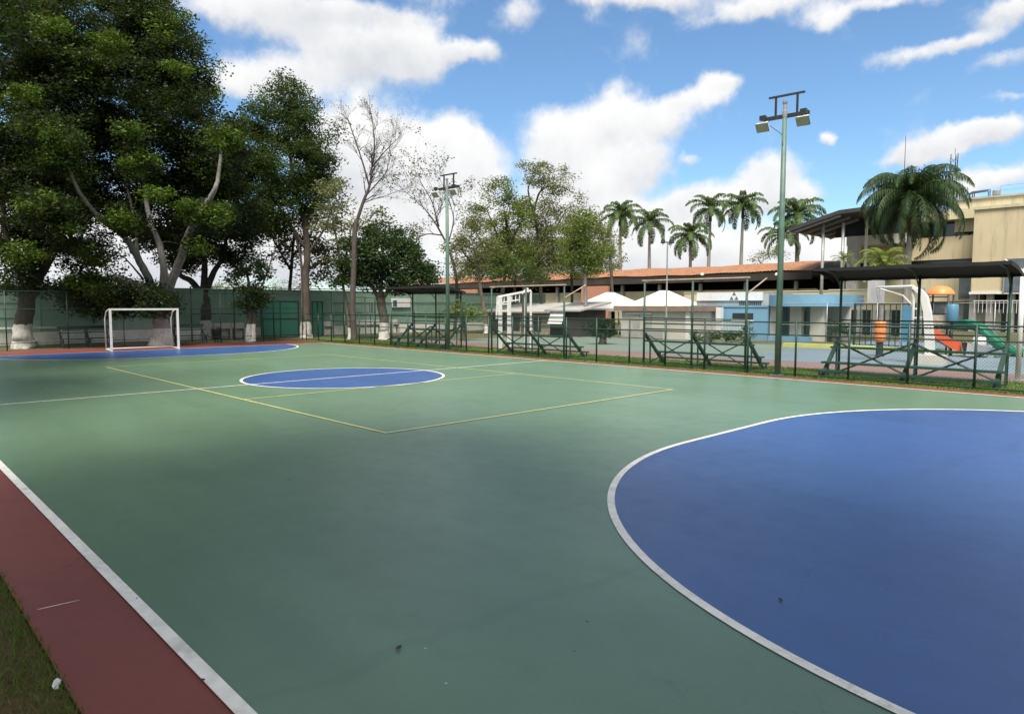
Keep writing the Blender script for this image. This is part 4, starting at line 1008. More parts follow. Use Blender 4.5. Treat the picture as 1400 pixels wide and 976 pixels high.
#@@PART6
# leftmost tree, half out of the picture
D = 36.5
t1 = tree('shade_tree', 'dark shade tree with a forked brown trunk and whitewashed foot at the left edge', base_of(30, D),
     [(limb0(31, D, [(33, 440), (40, 405), (45, 380)]), .5, .36), (PT([(43, 400), (30, 375), (12, 340, -1), (0, 260, -1)], D), .26, .1), (PT([(45, 392), (62, 365), (75, 330), (70, 250, 1), (60, 170)], D), .27, .08), (PT([(44, 390), (42, 330), (20, 240), (30, 130)], D), .24, .08)],
     EL([(20, 60, 85, 75), (5, 160, 80, 75), (75, 140, 70, 70, 1), (10, 270, 75, 70), (72, 265, 55, 55), (70, 195, 45, 40, -3), (35, 345, 45, 32), (90, 310, 28, 28, -2), (15, 385, 30, 22, -1), (100, 60, 60, 60, 2), (60, 385, 22, 14), (55, 320, 45, 30, 1), (20, 220, 60, 60), (60, 285, 36, 24, -3)], D),
     'bark_dark', 'leaf_dark', .088, .8, 1.6, 185, 3)
# the big pale limbed tree
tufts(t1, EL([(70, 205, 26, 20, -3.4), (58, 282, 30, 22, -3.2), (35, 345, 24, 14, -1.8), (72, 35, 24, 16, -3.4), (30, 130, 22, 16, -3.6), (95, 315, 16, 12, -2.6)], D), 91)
D = 39.0
t2 = tree('shade_tree', 'great tree with pale grey spreading limbs directly behind the far goal', base_of(222, D),
     [(limb0(222, D, [(221, 440), (219, 418), (218, 402)]), .55, .42),
      (PT([(216, 412), (205, 385), (188, 352, -.6), (168, 322, -1), (142, 303, -2.8), (117, 275, -3.4), (100, 245, -3.8), (90, 214, -4)], D), .26, .05),
      (PT([(218, 410), (224, 372), (218, 335), (205, 300, -.5), (195, 240), (180, 160)], D), .25, .07),
      (PT([(222, 410), (240, 372, -.5), (258, 322, -2), (275, 290, -3), (289, 268, -3.5), (297, 248, -3.6), (303, 200, -2)], D), .29, .07),
      (PT([(214, 404), (196, 396, -1), (176, 386, -1.5), (158, 380, -1.8)], D), .27, .2),
      (PT([(195, 370), (187, 340), (185, 305), (160, 200, 1)], D), .14, .05), (PT([(196, 382), (182, 365), (168, 350)], D), .07, .03)],
     EL([(130, 40, 100, 70), (215, 55, 55, 60), (170, 130, 110, 85, 1), (238, 150, 62, 70), (125, 215, 80, 60, 2), (230, 220, 75, 50, 1.5), (285, 205, 35, 42), (180, 255, 65, 32, 3), (270, 250, 50, 30, 2),
         (165, 300, 36, 22, -2.2), (283, 297, 36, 22, -2.4), (272, 337, 14, 13, -2), (120, 330, 35, 24, 2), (195, 225, 22, 14, -3.5), (180, 178, 20, 14, -4.5), (310, 190, 34, 28, -3), (215, 330, 40, 22, 3),
         (130, 365, 30, 28, -1), (155, 408, 62, 22, -1, 1.6), (225, 413, 20, 16, -1), (110, 400, 22, 16, -1), (190, 20, 50, 40), (245, 95, 45, 45), (95, 130, 65, 75, 3), (95, 262, 50, 50, 2), (303, 250, 38, 45, 2), (325, 300, 38, 36, 4), (215, 290, 60, 36, 3.5), (90, 208, 26, 20, -4.2), (180, 402, 40, 18, -2), (125, 395, 30, 26, -1.5), (215, 418, 26, 14, -1.5), (140, 420, 40, 12, -1)], D),
     'bark_grey', 'leaf_dark', .088, .8, 1.6, 185, 5, twigs=.3)
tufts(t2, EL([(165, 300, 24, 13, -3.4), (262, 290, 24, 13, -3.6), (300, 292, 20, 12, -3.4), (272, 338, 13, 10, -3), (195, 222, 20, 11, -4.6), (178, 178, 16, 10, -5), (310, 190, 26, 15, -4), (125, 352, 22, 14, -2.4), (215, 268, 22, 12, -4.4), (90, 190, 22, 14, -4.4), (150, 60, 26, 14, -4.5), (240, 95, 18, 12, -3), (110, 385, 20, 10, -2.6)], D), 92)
D = 47
tree('shade_tree', 'dark forked tree with a blackish trunk standing right of the goal', base_of(281, D),
     [(limb0(281, D, [(280, 430), (279, 405), (278, 392)]), .48, .4), (PT([(277, 405), (262, 385), (245, 375), (232, 350)], D), .28, .1), (PT([(280, 402), (292, 372), (305, 350), (312, 300)], D), .26, .08), (PT([(278, 400), (280, 360), (275, 310), (270, 250)], D), .26, .08)],
     EL([(262, 330, 50, 34, 1), (305, 325, 42, 36, 1), (285, 270, 60, 45, 1), (240, 352, 26, 18), (325, 350, 22, 18), (258, 358, 26, 14), (300, 230, 45, 40), (330, 280, 40, 45), (235, 300, 45, 40)], D),
     'bark_dark', 'leaf_dark', .1, .85, 1.5, 150, 7)
D = 43
tree('young_tree', 'short lopped tree on a thick whitewashed stump behind the far blue area', base_of(342, D),
     [(limb0(340, D, [(341, 440), (342, 420), (342, 395)]), .2, .14), (limb0(346, D, [(347, 440), (346, 425)]), .19, .1), (PT([(342, 420), (328, 395), (316, 372)], D), .07, .03), (PT([(343, 415), (358, 390), (368, 365), (372, 350)], D), .07, .03), (PT([(342, 400), (339, 380), (336, 368)], D), .1, .06)],
     EL([(341, 385, 17, 24), (344, 408, 19, 15), (335, 420, 12, 10), (362, 372, 10, 8), (318, 378, 9, 7), (350, 365, 12, 9)], D),
     'bark_mid', 'leaf_bush', .1, .5, 1.7, 70, 9)
D = 48
tree('shade_tree', 'tall dark green tree on a slender pale footed trunk, tallest right of the goal', base_of(419, D),
     [(limb0(420, D, [(419, 420), (418, 380), (420, 340), (415, 290)]), .3, .2), (PT([(415, 300), (400, 240), (392, 160)], D), .18, .06), (PT([(416, 310), (432, 260), (425, 200)], D), .15, .05), (PT([(418, 340), (385, 290), (360, 240)], D), .15, .05), (PT([(419, 350), (445, 310), (455, 280)], D), .1, .03), (limb0(412, D, [(413, 410), (411, 350), (395, 300)]), .13, .06)],
     EL([(395, 135, 36, 32), (372, 175, 48, 36), (418, 190, 42, 40), (350, 200, 40, 36, 1), (395, 225, 60, 35), (345, 255, 38, 38, 1), (385, 280, 50, 35), (335, 225, 30, 30), (435, 225, 24, 30), (365, 305, 34, 26, 0, .8), (425, 265, 36, 26)], D) ,
     'bark_mid', 'leaf_mid', .09, .85, 1.7, 175, 11)
tree('shade_tree', 'thin brownish tree with sparse foliage in front of the turquoise gates', base_of(392, 52),
     [(limb0(392, 52, [(394, 420), (398, 370), (402, 320)]), .2, .1), (PT([(398, 370), (375, 330), (360, 300)], 52), .1, .03), (PT([(400, 350), (425, 320), (440, 290)], 52), .1, .03)],
     EL([(400, 315, 50, 35, 0, .6), (440, 320, 30, 40, 0, .6), (365, 335, 32, 25, 0, .7), (430, 370, 30, 20, 0, .6), (455, 375, 22, 18, 0, .6), (445, 275, 28, 25, 0, .6), (420, 345, 40, 26, 0, .8), (385, 300, 40, 26, 0, .8), (455, 350, 18, 20, 0, .6)], 52),
     'bark_dark_plain', 'leaf_brown', .12, .8, 1.3, 55, 12, twigs=.6)
# bare trees: recursive twigs
def bare_tree(label, base, trunk, boughs, seed, leafE=None, leaf='leaf_brown', depth=5, fan=.5, bark='bark_tan', lsize=.1, extra_twig_leaf=0):
    t = thing('bare_tree', label, 'tree', tuple(base)); rnd = random.Random(seed); mb = MB(); tips = []
    P, r0, r1 = trunk; Q = smooth(P); mb.tube(Q, [r0+(r1-r0)*k/(len(Q)-1) for k in range(len(Q))], 9)
    def grow(p, d, L, r, lvl):
        q = p; pts = [p]; dd = d.copy()
        for _ in range(3):
            dd = (dd + Vector((rnd.gauss(0, .13), rnd.gauss(0, .13), rnd.gauss(.03, .1)))).normalized(); q = q+dd*L/3; pts.append(q)
        mb.tube(pts, [r, r*.85, r*.7, r*.55], 5 if lvl < 3 else 3, False)
        if lvl >= depth: tips.extend(pts[1:]); return
        for k in range(rnd.choice((2, 3, 3, 4))):
            a = Vector((rnd.gauss(0, 1), rnd.gauss(0, 1), rnd.gauss(.1, .6))).normalized(); nd = (dd+a*fan*rnd.uniform(.8, 1.5)).normalized(); grow(pts[rnd.choice((1, 2, 3, 3))], nd, L*rnd.uniform(.62, .85), r*.55, lvl+1)
    for P, r0, r1, Lb in boughs:
        Q = smooth(P); m = len(Q); rr = [r0+(r1-r0)*k/(m-1) for k in range(m)]; mb.tube(Q, rr, 7)
        for k in range(m//3, m, 2):
            a = Vector((rnd.gauss(0, 1), rnd.gauss(0, 1), rnd.gauss(.2, .5))).normalized(); d = (Q[min(k+1, m-1)]-Q[k-1]).normalized(); grow(Q[k], (d+a*.9).normalized(), Lb*rnd.uniform(.6, 1), rr[k]*.55, 2)
        grow(Q[-1], (Q[-1]-Q[-2]).normalized(), Lb, r1, 1)
    mb.build('trunk', bark, t, True); rng = np.random.default_rng(seed)
    T = np.array([tuple(p) for p in tips]); 
    if extra_twig_leaf and len(T):
        T = T[rng.random(len(T)) < extra_twig_leaf]; T = np.repeat(T, 3, 0); T = T+rng.normal(size=T.shape)*.12; V, q = leaf_quads(T, lsize, rng)
        np_mesh('crown', V, q, leaf, t)
    return t
D = 44
bare_tree('tall almost leafless tree with a long bare brown trunk and fine twigs against the clouds', base_of(483, D),
     (limb0(484, D, [(482, 420), (484, 360), (485, 320), (488, 300)]), .21, .15),
     [(PT([(488, 302), (497, 275), (505, 255), (508, 235)], D), .12, .06, .8), (PT([(505, 255), (495, 220), (485, 190), (478, 170)], D), .06, .03, .72), (PT([(506, 240), (512, 205), (510, 175)], D), .06, .03, .72), (PT([(500, 268), (525, 240), (530, 229)], D), .05, .025, .85), (PT([(508, 230), (522, 212), (535, 198)], D), .045, .022, .9), (PT([(496, 278), (512, 272), (527, 268)], D), .04, .02, .8)],
     21, extra_twig_leaf=.03, bark='bark_twig', lsize=.05, depth=6)
tree('shade_tree', 'olive crowned slim tree with a thin leaning stem beside the tall leafless tree', base_of(477, 46),
     [(limb0(478, 46, [(474, 420), (468, 385), (462, 340), (455, 300)]), .13, .06), (PT([(466, 370), (478, 330), (480, 300)], 46), .06, .03)],
     EL([(455, 272, 24, 26, 0, .9), (470, 305, 26, 24, 0, .7), (448, 300, 24, 22, 0, .7), (515, 310, 24, 22, 2, .6), (462, 345, 20, 20, 0, .5)], 46), 'bark_tan', 'leaf_olive', .1, .65, 1.5, 55, 14, twigs=.7)
D = 46
tree('bushy_tree', 'dense round dark green tree on a stout whitewashed trunk left of the farther floodlight pole', base_of(523, D),
     [(limb0(525, D, [(525, 440), (522, 415), (518, 400)]), .32, .28), (PT([(520, 412), (505, 385), (490, 365)], D), .16, .06), (PT([(522, 410), (540, 385), (560, 365)], D), .17, .06), (PT([(520, 405), (522, 370), (525, 335)], D), .17, .06)],
     EL([(520, 350, 42, 30), (558, 362, 32, 24), (488, 355, 30, 28), (528, 322, 30, 20), (578, 374, 18, 14), (505, 385, 26, 16), (545, 385, 30, 14), (470, 375, 18, 18), (560, 335, 16, 13), (590, 380, 10, 8)], D),
     'bark_mid', 'leaf_bush', .1, .7, 1.7, 140, 15)
D = 56
bare_tree('thin leafless tree half hidden by the farther floodlight pole', base_of(622, D), (limb0(622, D, [(625, 410), (622, 370), (610, 330)]), .16, .1),
     [(PT([(610, 332), (595, 305), (580, 285)], D), .09, .04, 2.0), (PT([(600, 310), (592, 280), (585, 265)], D), .07, .03, 1.9), (PT([(606, 322), (585, 320), (572, 325)], D), .06, .03, 1.5), (PT([(612, 335), (620, 300), (612, 270)], D), .06, .03, 1.6)], 23, extra_twig_leaf=.4, bark='bark_twig', leaf='leaf_brown', lsize=.09)
def mid_tree(label, px, D, limbs, E, leaf, bark, seed, dens=1.7, per=100, twigs=.6, size=.09, name='leafy_tree', cr=.75):
    tree(name, label, base_of(px, D), [(limb0(px, D, limbs[0]), .2, .11)]+[(PT(l, D), .11, .03) for l in limbs[1:]], EL(E, D), bark, leaf, size, cr, dens, per, seed, twigs, twr=.045, group=None)
mid_tree('slender open tree just right of the farther floodlight pole', 665, 54, [[(662, 425), (655, 385), (648, 355)], [(650, 365), (630, 340), (622, 320)], [(652, 375), (660, 340), (650, 315)]],
     [(645, 320, 22, 26, 0, .9), (625, 345, 18, 24, 0, .8), (660, 340, 20, 22, 0, .9), (640, 365, 24, 16, 0, .8), (652, 300, 14, 14, 0, .6)], 'leaf_olive', 'bark_tan', 31)
mid_tree('light green tree with an open crown, second right of the farther floodlight pole', 683, 58, [[(684, 425), (690, 380), (695, 330), (690, 290)], [(692, 350), (675, 310), (665, 285)], [(694, 340), (712, 305), (715, 285)]],
     [(683, 265, 20, 20, 0, .9), (660, 280, 18, 16, 0, .7), (705, 300, 28, 30, 0, .9), (675, 320, 28, 24, 0, .9), (700, 350, 30, 24), (672, 355, 22, 20), (640, 300, 12, 14, 0, .4), (686, 247, 10, 8)], 'leaf_light', 'bark_dark_plain', 32)
mid_tree('highest open crowned tree of the middle clump, with arching dark boughs', 745, 60, [[(742, 430), (738, 380), (735, 320), (728, 280)], [(730, 290), (740, 260), (765, 255), (785, 265)], [(736, 330), (760, 310), (775, 285)], [(735, 310), (722, 260), (735, 235)]],
     [(735, 240, 32, 20, 0, .7), (765, 250, 28, 22, 0, .7), (785, 275, 16, 22, 0, .5), (735, 290, 34, 24, 0, .8), (765, 310, 32, 26, 0, .85), (735, 335, 36, 26, 0, .9), (770, 350, 32, 22, 0, .9), (740, 372, 30, 14, 0, .9), (715, 280, 18, 18, 0, .5)], 'leaf_olive', 'bark_twig', 33, 1.5, 95)
mid_tree('bright yellow green young tree with a pale forked stem beside the left white tent', 801, 50, [[(801, 420), (800, 385), (800, 372)], [(800, 380), (812, 362), (815, 345)], [(800, 378), (790, 350), (792, 325)]],
     [(795, 318, 30, 24), (812, 345, 28, 20), (780, 340, 22, 22, 0, .9), (800, 365, 24, 10), (805, 300, 18, 14, 0, .8)], 'leaf_light', 'bark_grey', 34, 1.7, 115)
mid_tree('sparse grey green tree touching the leftmost royal palm', 838, 58, [[(838, 420), (836, 380), (834, 340)], [(835, 350), (822, 320), (820, 300)]],
     [(836, 330, 17, 26, 0, .7), (822, 305, 18, 18, 0, .6), (842, 355, 12, 18, 0, .7)], 'leaf_olive', 'bark_twig', 35, 1.25, 85)
mid_tree('broad olive tree at the back of the middle clump, left of the highest one', 700, 66, [[(702, 430), (704, 390), (706, 350)], [(705, 370), (680, 345), (665, 335)], [(706, 360), (730, 335), (742, 320)]],
     [(690, 345, 38, 26), (720, 330, 36, 26), (665, 365, 34, 18), (712, 365, 40, 20), (745, 355, 26, 22), (640, 375, 24, 12)], 'leaf_olive', 'bark_twig', 44, 1.6, 98)
mid_tree('broad olive tree at the back of the middle clump, right of the highest one', 782, 66, [[(782, 430), (782, 390), (780, 350)], [(781, 370), (765, 345), (760, 330)], [(781, 360), (805, 340), (820, 330)]],
     [(770, 340, 34, 28), (805, 335, 34, 28), (785, 365, 36, 18), (825, 355, 22, 22), (785, 310, 26, 18, 0, .7)], 'leaf_olive', 'bark_twig', 45, 1.6, 98)
mid_tree('low dense tree in front of the brick pier, under the highest open crown', 716, 50, [[(716, 430), (716, 390)], [(716, 395), (705, 375), (700, 365)]], [(712, 365, 26, 18, 0, .9), (690, 380, 20, 14, 0, .9), (735, 378, 18, 12, 0, .9)], 'leaf_mid', 'bark_twig', 36, 1.4, 60)
mid_tree('low green bush behind the fence right of the farther floodlight pole', 634, 44, [[(634, 450), (634, 430)], [(634, 440), (626, 425), (622, 415)]], [(632, 424, 20, 12), (615, 430, 12, 10), (652, 430, 12, 10)], 'leaf_light', 'bark_twig', 37, .9, 40, name='bush', size=.1, cr=.5)
mid_tree('round green bush showing above the right end of the tiled roof', 1048, 84, [[(1048, 400), (1048, 370)], [(1048, 375), (1040, 360), (1035, 352)]], [(1050, 346, 20, 9), (1035, 352, 14, 7), (1066, 350, 12, 8)], 'leaf_light', 'bark_twig', 38, 1, 45, name='bush')
mid_tree('leafy hedge bush in front of the blue building windows', 968, 42, [[(968, 462), (968, 458)], [(968, 460), (975, 456), (980, 452)]], [(960, 460, 16, 6), (985, 459, 16, 6), (1010, 459, 18, 7), (1024, 452, 8, 10)], 'leaf_mid', 'bark_twig', 39, 1, 40, name='bush', size=.07, cr=.3)
mid_tree('dark clipped hedge below the left white peaked tent', 824, 40, [[(824, 462), (824, 450)], [(824, 455), (818, 448), (814, 444)]], [(816, 446, 12, 11), (834, 446, 12, 11), (824, 456, 14, 7), (826, 440, 12, 7)], 'leaf_dark', 'bark_twig', 40, 1.2, 45, name='bush', size=.08, cr=.35)
mid_tree('small dark shrub by the wall right of the blue canopy', 1140, 43, [[(1140, 462), (1140, 450)], [(1140, 455), (1144, 445), (1146, 440)]], [(1140, 446, 12, 12), (1160, 450, 10, 9)], 'leaf_mid', 'bark_twig', 41, 1, 40, name='bush', size=.08, cr=.35)
for k, (px, D, w) in enumerate(((25, 70, 40), (90, 74, 30), (318, 80, 40), (395, 82, 35))):
    mid_tree(('pale treetops over the wall at the far left', 'pale treetop over the wall between the two nearest trunks', 'treetop over the wall right of the goal', 'treetop over the wall above the turquoise gates')[k], px, D, [[(px, 420), (px, 402)], [(px, 405), (px+8, 396), (px+12, 392)]], [(px, 391, w*.6, 7), (px+w*.5, 394, w*.5, 6), (px-w*.5, 395, w*.5, 6)], 'leaf_olive', 'bark_twig', 50+k, 1, 40, name='background_tree')
# the tree that overhangs the court from the left, outside the picture but for its boughs
tree('shade_tree', 'overhanging dark boughs filling the top left corner', Vector((-9, -14.5, -.03)),
     [([Vector((-9, -14.5, -.03)), Vector((-9, -14.4, 2)), Vector((-9.2, -14, 5)), Vector((-9.5, -13, 9))], .5, .25), ([Vector((-9.2, -14, 5)), Vector((-10, -12, 8)), Vector((-11, -9.5, 11))], .22, .06), ([Vector((-9.2, -14, 5)), Vector((-8, -12.5, 8)), Vector((-6, -11, 10.5))], .22, .06)],
     [((-10, -12.5, 11), (4.5, 4, 3.4), 1), ((-11.5, -9.5, 12.2), (3, 2.4, 2.4), 1), ((-6, -12.5, 11), (4, 3.2, 3), 1), ((-9, -15, 10), (4, 4, 3.5), 1), ((-8.6, -9.0, 12.3), (2.7, 2.7, 2.2), 2.2), ((-11.5, -8.6, 11.2), (2.2, 2.2, 2), 1.8)], 'bark_dark', 'leaf_dark', .12, .8, .85, 85, 60)

side_tree = [o for o in bpy.data.objects if o.get('label') == 'overhanging dark boughs filling the top left corner'][0]
for k, (x, y, rz) in enumerate(((1.5, -17.4, .3), (14.5, -15.3, -.3), (22.5, -14.6, .25), (30, -15, -.2))):  # copies out of view, added to shade the near and left court
    dup(side_tree, (x, y, -.03), rz, 1, 'unseen shade tree added beside the near side line, number %s from the far end' % ('two', 'three', 'four', 'five')[k], 'unseen shade trees added along the near side line')

# ------------------------------------------------------------------ palms
def palm_mesh(t, top, K, L, droop, leaflet, mat, seed, spread=(82, -25), nseg=13, hang=.6, wid=.05, dens=26, sag=0, name='crown'):
    rng = np.random.default_rng(seed); V = []; Q = []; mb = MB()
    for k in range(K):
        az = 2*math.pi*(k*.381966+rng.uniform(-.03, .03)); u = k/max(1, K-1); el = R(spread[0]+(spread[1]-spread[0])*u+rng.uniform(-8, 8)); l = L*rng.uniform(.85, 1.1)*(.8+.2*min(1, u*3))
        hd = np.array([math.cos(az), math.sin(az), 0]); sd = np.array([-math.sin(az), math.cos(az), 0]); p = np.array(top, float); P = [p.copy()]; A = []
        for j in range(nseg):
            a = el - droop*(j/nseg)**1.3; A.append(a); p = p+(hd*math.cos(a)+np.array([0, 0, math.sin(a)]))*l/nseg; P.append(p.copy())
        A.append(A[-1]); mb.tube([tuple(q) for q in P], [.05*(1-.85*j/nseg)*L/3 for j in range(nseg+1)], 4, False)
        P = np.array(P)
        for j in range(dens):
            s = .1+.9*j/dens; f = s*nseg; i = min(nseg-1, int(f)); q = P[i]+(P[i+1]-P[i])*(f-i); tg = (P[i+1]-P[i]); tg = tg/np.linalg.norm(tg)
            ll = leaflet*(math.sin(math.pi*min(1, .18+s*.8)))**.6*rng.uniform(.8, 1.15)
            for sg in (-1, 1):
                d = sd*sg*rng.uniform(.6, 1)+tg*.55+np.array([0, 0, rng.uniform(-.1, .35)-sag*rng.uniform(.3, 1.6)]); d /= np.linalg.norm(d); m1 = q+d*ll*.5; e = m1+(d*(1-hang)+np.array([0, 0, -hang]))*ll*.55; w = tg*wid*rng.uniform(.8, 1.3)
                b = len(V); V += [q-w*.6, q+w*.6, m1+w, m1-w, e+w*.15, e-w*.15]; Q += [[b, b+1, b+2, b+3], [b+3, b+2, b+4, b+5]]
    c = np_mesh(name, np.array(V), np.array(Q), mat, t); mb.build('rachis', mat, c); return c
def palm(name, label, base, h, r, K, L, mat, seed, shaft=1.4, group=None, lean=(0, 0), **kw):
    t = thing(name, label, 'palm', tuple(base), group); b = Vector(base); tp = b+Vector((lean[0], lean[1], h-shaft))
    pts = smooth([b, b.lerp(tp, .35)+Vector((lean[0]*-.12, 0, 0)), b.lerp(tp, .7), tp], 5); m = len(pts)
    MB().tube(pts, [r*(1.25-.45*(k/(m-1))+.12*math.sin(math.pi*k/(m-1)*1.4)) for k in range(m)], 10).build('trunk', 'palm_trunk', t, True)
    if shaft: MB().tube([tp, tp+Vector((0, 0, shaft*.4)), tp+Vector((0, 0, shaft))], [r*.95, r*.9, r*.4], 10).build('crownshaft', 'frond_yellow' if mat == 'frond_yellow' else 'frond', t, True)
    palm_mesh(t, tp+Vector((0, 0, shaft*.9)), K, L, kw.pop('droop', 1.6), kw.pop('leaflet', .8), mat, seed, **kw); return t
protos = []
RP = [(849, 292, 108, 'royal palm at the left end of the row, touching the grey green tree', (-.3, 0)), (889, 304, 112, 'royal palm with a leaning trunk, second from the left in the row', (.9, .4)), (945, 322, 100, 'short royal palm in front of the paired tall ones', (0, 0)), (969, 284, 110, 'tall royal palm close behind the short one', (0, 0)), (1014, 280, 112, 'tall royal palm standing alone left of the near floodlight pole', (.3, 0)), (1072, 320, 98, 'lower royal palm directly behind the near floodlight pole', (0, 0)), (1094, 292, 100, 'full royal palm just right of the near floodlight pole', (0, 0))]
for k, (px, py, D, lab, lean) in enumerate(RP):
    top = at(px, py, D); b = Vector((top.x, top.y, -.03)); h = top.z
    if k < 2:
        q = palm('royal_palm', lab, b, h, .26, 18 if k else 20, 4.7, 'frond', 70+k, 1.9, 'row of royal palms behind the tiled hall', (-.25, .2), droop=2.0, leaflet=1.15, wid=.062, hang=.75, dens=44); protos.append((q, h))
    else:
        p, ph = protos[k % 2]; s = (1, 1, .95, 1.0, 1.08, .9, 1.18)[k]
        q = dup(p, b, k*1.3, (s, s, h/ph), lab)
        for ch in [c for c in bpy.data.objects if c.parent == q and c.name.startswith('crown.')]: ch.scale = (1, 1, ph/h*s); ch.location = (0, 0, 0); ch.location.z = (ph-.19)*(1-ph/h*s)
qp = palm('queen_palm', 'large dark palm with long drooping fronds before the cream building', base_of(1236, 50), at(1238, 272, 50).z, .2, 46, 5.05, 'frond_dark', 81, .5, None, (.15, 0), droop=2.45, leaflet=.95, spread=(88, -22), wid=.024, hang=.95, dens=105, sag=.75)
qb = base_of(1236, 50); palm_mesh(qp, Vector((qb.x+.15, qb.y, at(1238, 285, 50).z)), 14, 3.2, .7, .5, 'leaf_brown', 84, spread=(-35, -80), wid=.03, dens=40, sag=.5, name='dead_fronds')
palm('areca_palm', 'small yellow green palm under the big drooping palm', base_of(1204, 44), at(1204, 362, 44).z, .14, 20, 2.1, 'frond_yellow', 82, .2, None, droop=1.9, leaflet=.5, spread=(85, 5), wid=.03, dens=26)
palm('areca_palm', 'small pale palm tuft beside the grey post of the dark canopy', base_of(1150, 56), at(1149, 355, 56).z, .1, 12, 1.3, 'frond_yellow', 83, .1, None, droop=1.6, leaflet=.35, spread=(85, 0), wid=.02, dens=18)
for px, yy in ((900, 315), (1093, 290), (847, 288)): pass

# ------------------------------------------------------------------ sky, clouds and sun
SUN_AZ = R(142); SUN_EL = R(60)
w = bpy.data.worlds.new('World'); scene.world = w; w.use_nodes = True; nt = w.node_tree; nt.nodes.clear(); LK = nt.links.new
sky = N(nt, 'ShaderNodeTexSky', sky_type='NISHITA'); sky.sun_disc = False; sky.sun_elevation = SUN_EL; sky.sun_rotation = SUN_AZ; sky.air_density = 1.0; sky.dust_density = .3; sky.ozone_density = 2.5; sky.altitude = 200
tc = N(nt, 'ShaderNodeTexCoord').outputs['Generated']; nrm = N(nt, 'ShaderNodeVectorMath', operation='NORMALIZE'); LK(tc, nrm.inputs[0]); dirv = nrm.outputs[0]
sp = N(nt, 'ShaderNodeSeparateXYZ'); LK(dirv, sp.inputs[0])
az = math_n(nt, 'ARCTAN2', sp.outputs['X'], sp.outputs['Y']); el = math_n(nt, 'ARCSINE', sp.outputs['Z'])
def wn(scale, detail, rough=.55, col=False):
    n = N(nt, 'ShaderNodeTexNoise'); inp(n, {'Scale': scale, 'Detail': detail, 'Roughness': rough}); LK(dirv, n.inputs['Vector']); return n.outputs['Color' if col else 'Fac']
cmb = N(nt, 'ShaderNodeCombineXYZ'); LK(az, cmb.inputs[0]); LK(el, cmb.inputs[1])
def vm(op, a, b=None, s=None):
    n = N(nt, 'ShaderNodeVectorMath', operation=op)
    for i, v in enumerate((a, b)):
        if v is None: continue
        if isinstance(v, tuple): n.inputs[i].default_value = v
        else: LK(v, n.inputs[i])
    if s is not None:
        if isinstance(s, (int, float)): n.inputs['Scale'].default_value = s
        else: LK(s, n.inputs['Scale'])
    return n
wob = vm('SUBTRACT', wn(5, 7, .62, True), (.5, .5, .5)).outputs[0]; wob = vm('MULTIPLY', wob, (.1, .085, 0)).outputs[0]
pos = vm('ADD', cmb.outputs[0], wob).outputs[0]; pos = vm('MULTIPLY', pos, (1, 1, 0)).outputs[0]; pos = vm('ADD', pos, (0, 0, 1)).outputs[0]
def azel(px, py): d = ray(px, py).normalized(); return math.atan2(d.x, d.y), math.asin(d.z)
# cumulus banks by bearing: px, py, half width, half height, weight
CL = [(330, 12, 150, 44, 1), (480, 18, 130, 26, .8), (470, 82, 125, 62, 1.1), (350, 112, 110, 40, 1), (565, 70, 80, 46, 1.1), (640, 68, 56, 22, .9), (712, 25, 52, 30, .8), (555, 240, 130, 74, 1.1), (605, 190, 80, 50, 1.1), (650, 220, 46, 52, 1), (470, 195, 100, 66, 1),
      (765, 190, 70, 60, 1.1), (848, 160, 58, 44, 1.1), (800, 250, 115, 56, 1), (945, 138, 48, 22, .9), (975, 113, 32, 22, .95), (905, 165, 46, 28, .9), (875, 215, 55, 45, .9), (1045, 232, 58, 32, 1.1), (1000, 265, 105, 32, 1), (1085, 262, 50, 26, .9), (918, 280, 70, 28, .8),
      (1127, 183, 17, 12, .95), (935, 215, 16, 11, .6), (1318, 188, 78, 22, 1), (1265, 208, 58, 18, .85), (1372, 176, 60, 20, .9), (1250, 80, 100, 18, .72), (1330, 62, 70, 16, .66), (1385, 22, 85, 30, .9), (1385, 92, 65, 20, .75), (1140, 20, 75, 20, .8), (1040, 8, 140, 20, .8), (1230, 8, 80, 14, .6), (890, 2, 150, 16, .75), (1345, 243, 78, 20, 1), (1270, 262, 70, 18, .7), (1385, 142, 50, 9, .5), (1230, 218, 50, 9, .4),
      (700, 345, 600, 60, .9), (1100, 345, 500, 52, .8), (200, 340, 450, 80, .95), (1300, 380, 500, 40, .8), (600, 295, 180, 46, .7), (810, 300, 180, 36, .75)]
acc = None
for px, py, rx, ry, wt in CL:
    a0, e0 = azel(px, py); a1, _ = azel(px+rx, py); _, e1 = azel(px, py-ry); ra = abs(a1-a0); re = abs(e1-e0)
    d = vm('MULTIPLY', vm('SUBTRACT', pos, (a0, e0, 0)).outputs[0], (1/ra, 1/re, .001)).outputs[0]
    l = vm('LENGTH', d).outputs['Value']; mr = N(nt, 'ShaderNodeMapRange', interpolation_type='SMOOTHSTEP'); inp(mr, {'From Min': 0, 'From Max': 1.3, 'To Min': wt, 'To Max': 0}); LK(l, mr.inputs['Value'])
    v = vm('SCALE', d, s=mr.outputs[0]).outputs[0]; acc = v if acc is None else vm('ADD', acc, v).outputs[0]
s2 = N(nt, 'ShaderNodeSeparateXYZ'); LK(acc, s2.inputs[0])
field = math_n(nt, 'MULTIPLY', s2.outputs['Z'], 1000)
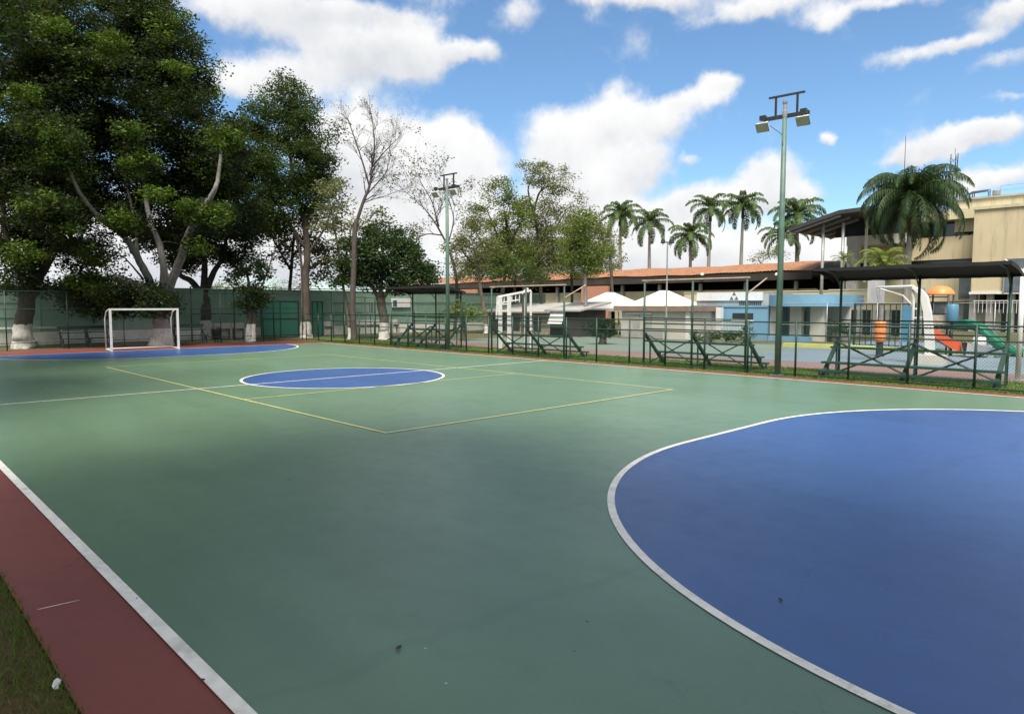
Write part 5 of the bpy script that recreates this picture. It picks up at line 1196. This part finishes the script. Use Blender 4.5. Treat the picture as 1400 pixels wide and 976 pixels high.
# scattered clouds over the rest of the sky, outside the photographed sector
fwdh = Vector((FW.x, FW.y, 0)).normalized(); dt = vm('DOT_PRODUCT', dirv, tuple(fwdh)).outputs['Value']
oth = math_n(nt, 'MULTIPLY', math_n(nt, 'SUBTRACT', wn(2.6, 5, .6), .26), 3.4, False); side = N(nt, 'ShaderNodeMapRange'); inp(side, {'From Min': .72, 'From Max': .45, 'To Min': 0, 'To Max': 1}); LK(dt, side.inputs['Value'])
field = math_n(nt, 'ADD', field, math_n(nt, 'MAXIMUM', math_n(nt, 'MULTIPLY', oth, side.outputs[0]), 0))
fine = math_n(nt, 'MULTIPLY', math_n(nt, 'SUBTRACT', wn(13, 10, .62), .5), 1.75); den = math_n(nt, 'ADD', field, fine)
alpha = N(nt, 'ShaderNodeMapRange', interpolation_type='SMOOTHSTEP'); inp(alpha, {'From Min': .06, 'From Max': .82}); LK(den, alpha.inputs['Value'])
# sunlit heads, greyer feet
vert = math_n(nt, 'DIVIDE', s2.outputs['Y'], math_n(nt, 'MAXIMUM', field, .25)); sh = math_n(nt, 'ADD', math_n(nt, 'MULTIPLY', vert, .55), math_n(nt, 'MULTIPLY', math_n(nt, 'SUBTRACT', wn(7, 8, .6), .5), 1.6))
shade = N(nt, 'ShaderNodeMapRange', interpolation_type='SMOOTHSTEP'); inp(shade, {'From Min': -.55, 'From Max': .3}); LK(sh, shade.inputs['Value'])
ccol = mixc(nt, shade.outputs[0], (.69, .72, .77), (1.0, 1.0, 1.0))
bg1 = N(nt, 'ShaderNodeBackground'); bg1.inputs['Strength'].default_value = .112; LK(mixc(nt, 1.0, sky.outputs[0], (.83, 1.0, 1.07), 'MULTIPLY'), bg1.inputs['Color'])
bg2 = N(nt, 'ShaderNodeBackground'); bg2.inputs['Strength'].default_value = .69; LK(ccol, bg2.inputs['Color'])
mx = N(nt, 'ShaderNodeMixShader'); LK(alpha.outputs[0], mx.inputs[0]); LK(bg1.outputs[0], mx.inputs[1]); LK(bg2.outputs[0], mx.inputs[2])
wo = N(nt, 'ShaderNodeOutputWorld'); LK(mx.outputs[0], wo.inputs['Surface'])
w.cycles.sampling_method = 'MANUAL'; w.cycles.sample_map_resolution = 1024
sl = bpy.data.lights.new('sun', 'SUN'); so = bpy.data.objects.new('sun', sl); COL.objects.link(so); sl.energy = 4.8; sl.angle = R(24); sl.color = (1, .92, .8)
sd = Vector((math.sin(SUN_AZ)*math.cos(SUN_EL), math.cos(SUN_AZ)*math.cos(SUN_EL), math.sin(SUN_EL))); so.rotation_euler = sd.to_track_quat('Z', 'Y').to_euler()
vs = scene.view_settings; vs.view_transform = 'Standard'; vs.look = 'None'; vs.exposure = .55; vs.gamma = 1; vs.use_curve_mapping = False
cy = scene.cycles; cy.max_bounces = 6; cy.diffuse_bounces = 3; cy.glossy_bounces = 3; cy.transmission_bounces = 3; cy.transparent_max_bounces = 24; cy.caustics_reflective = False; cy.caustics_refractive = False; cy.use_denoising = True
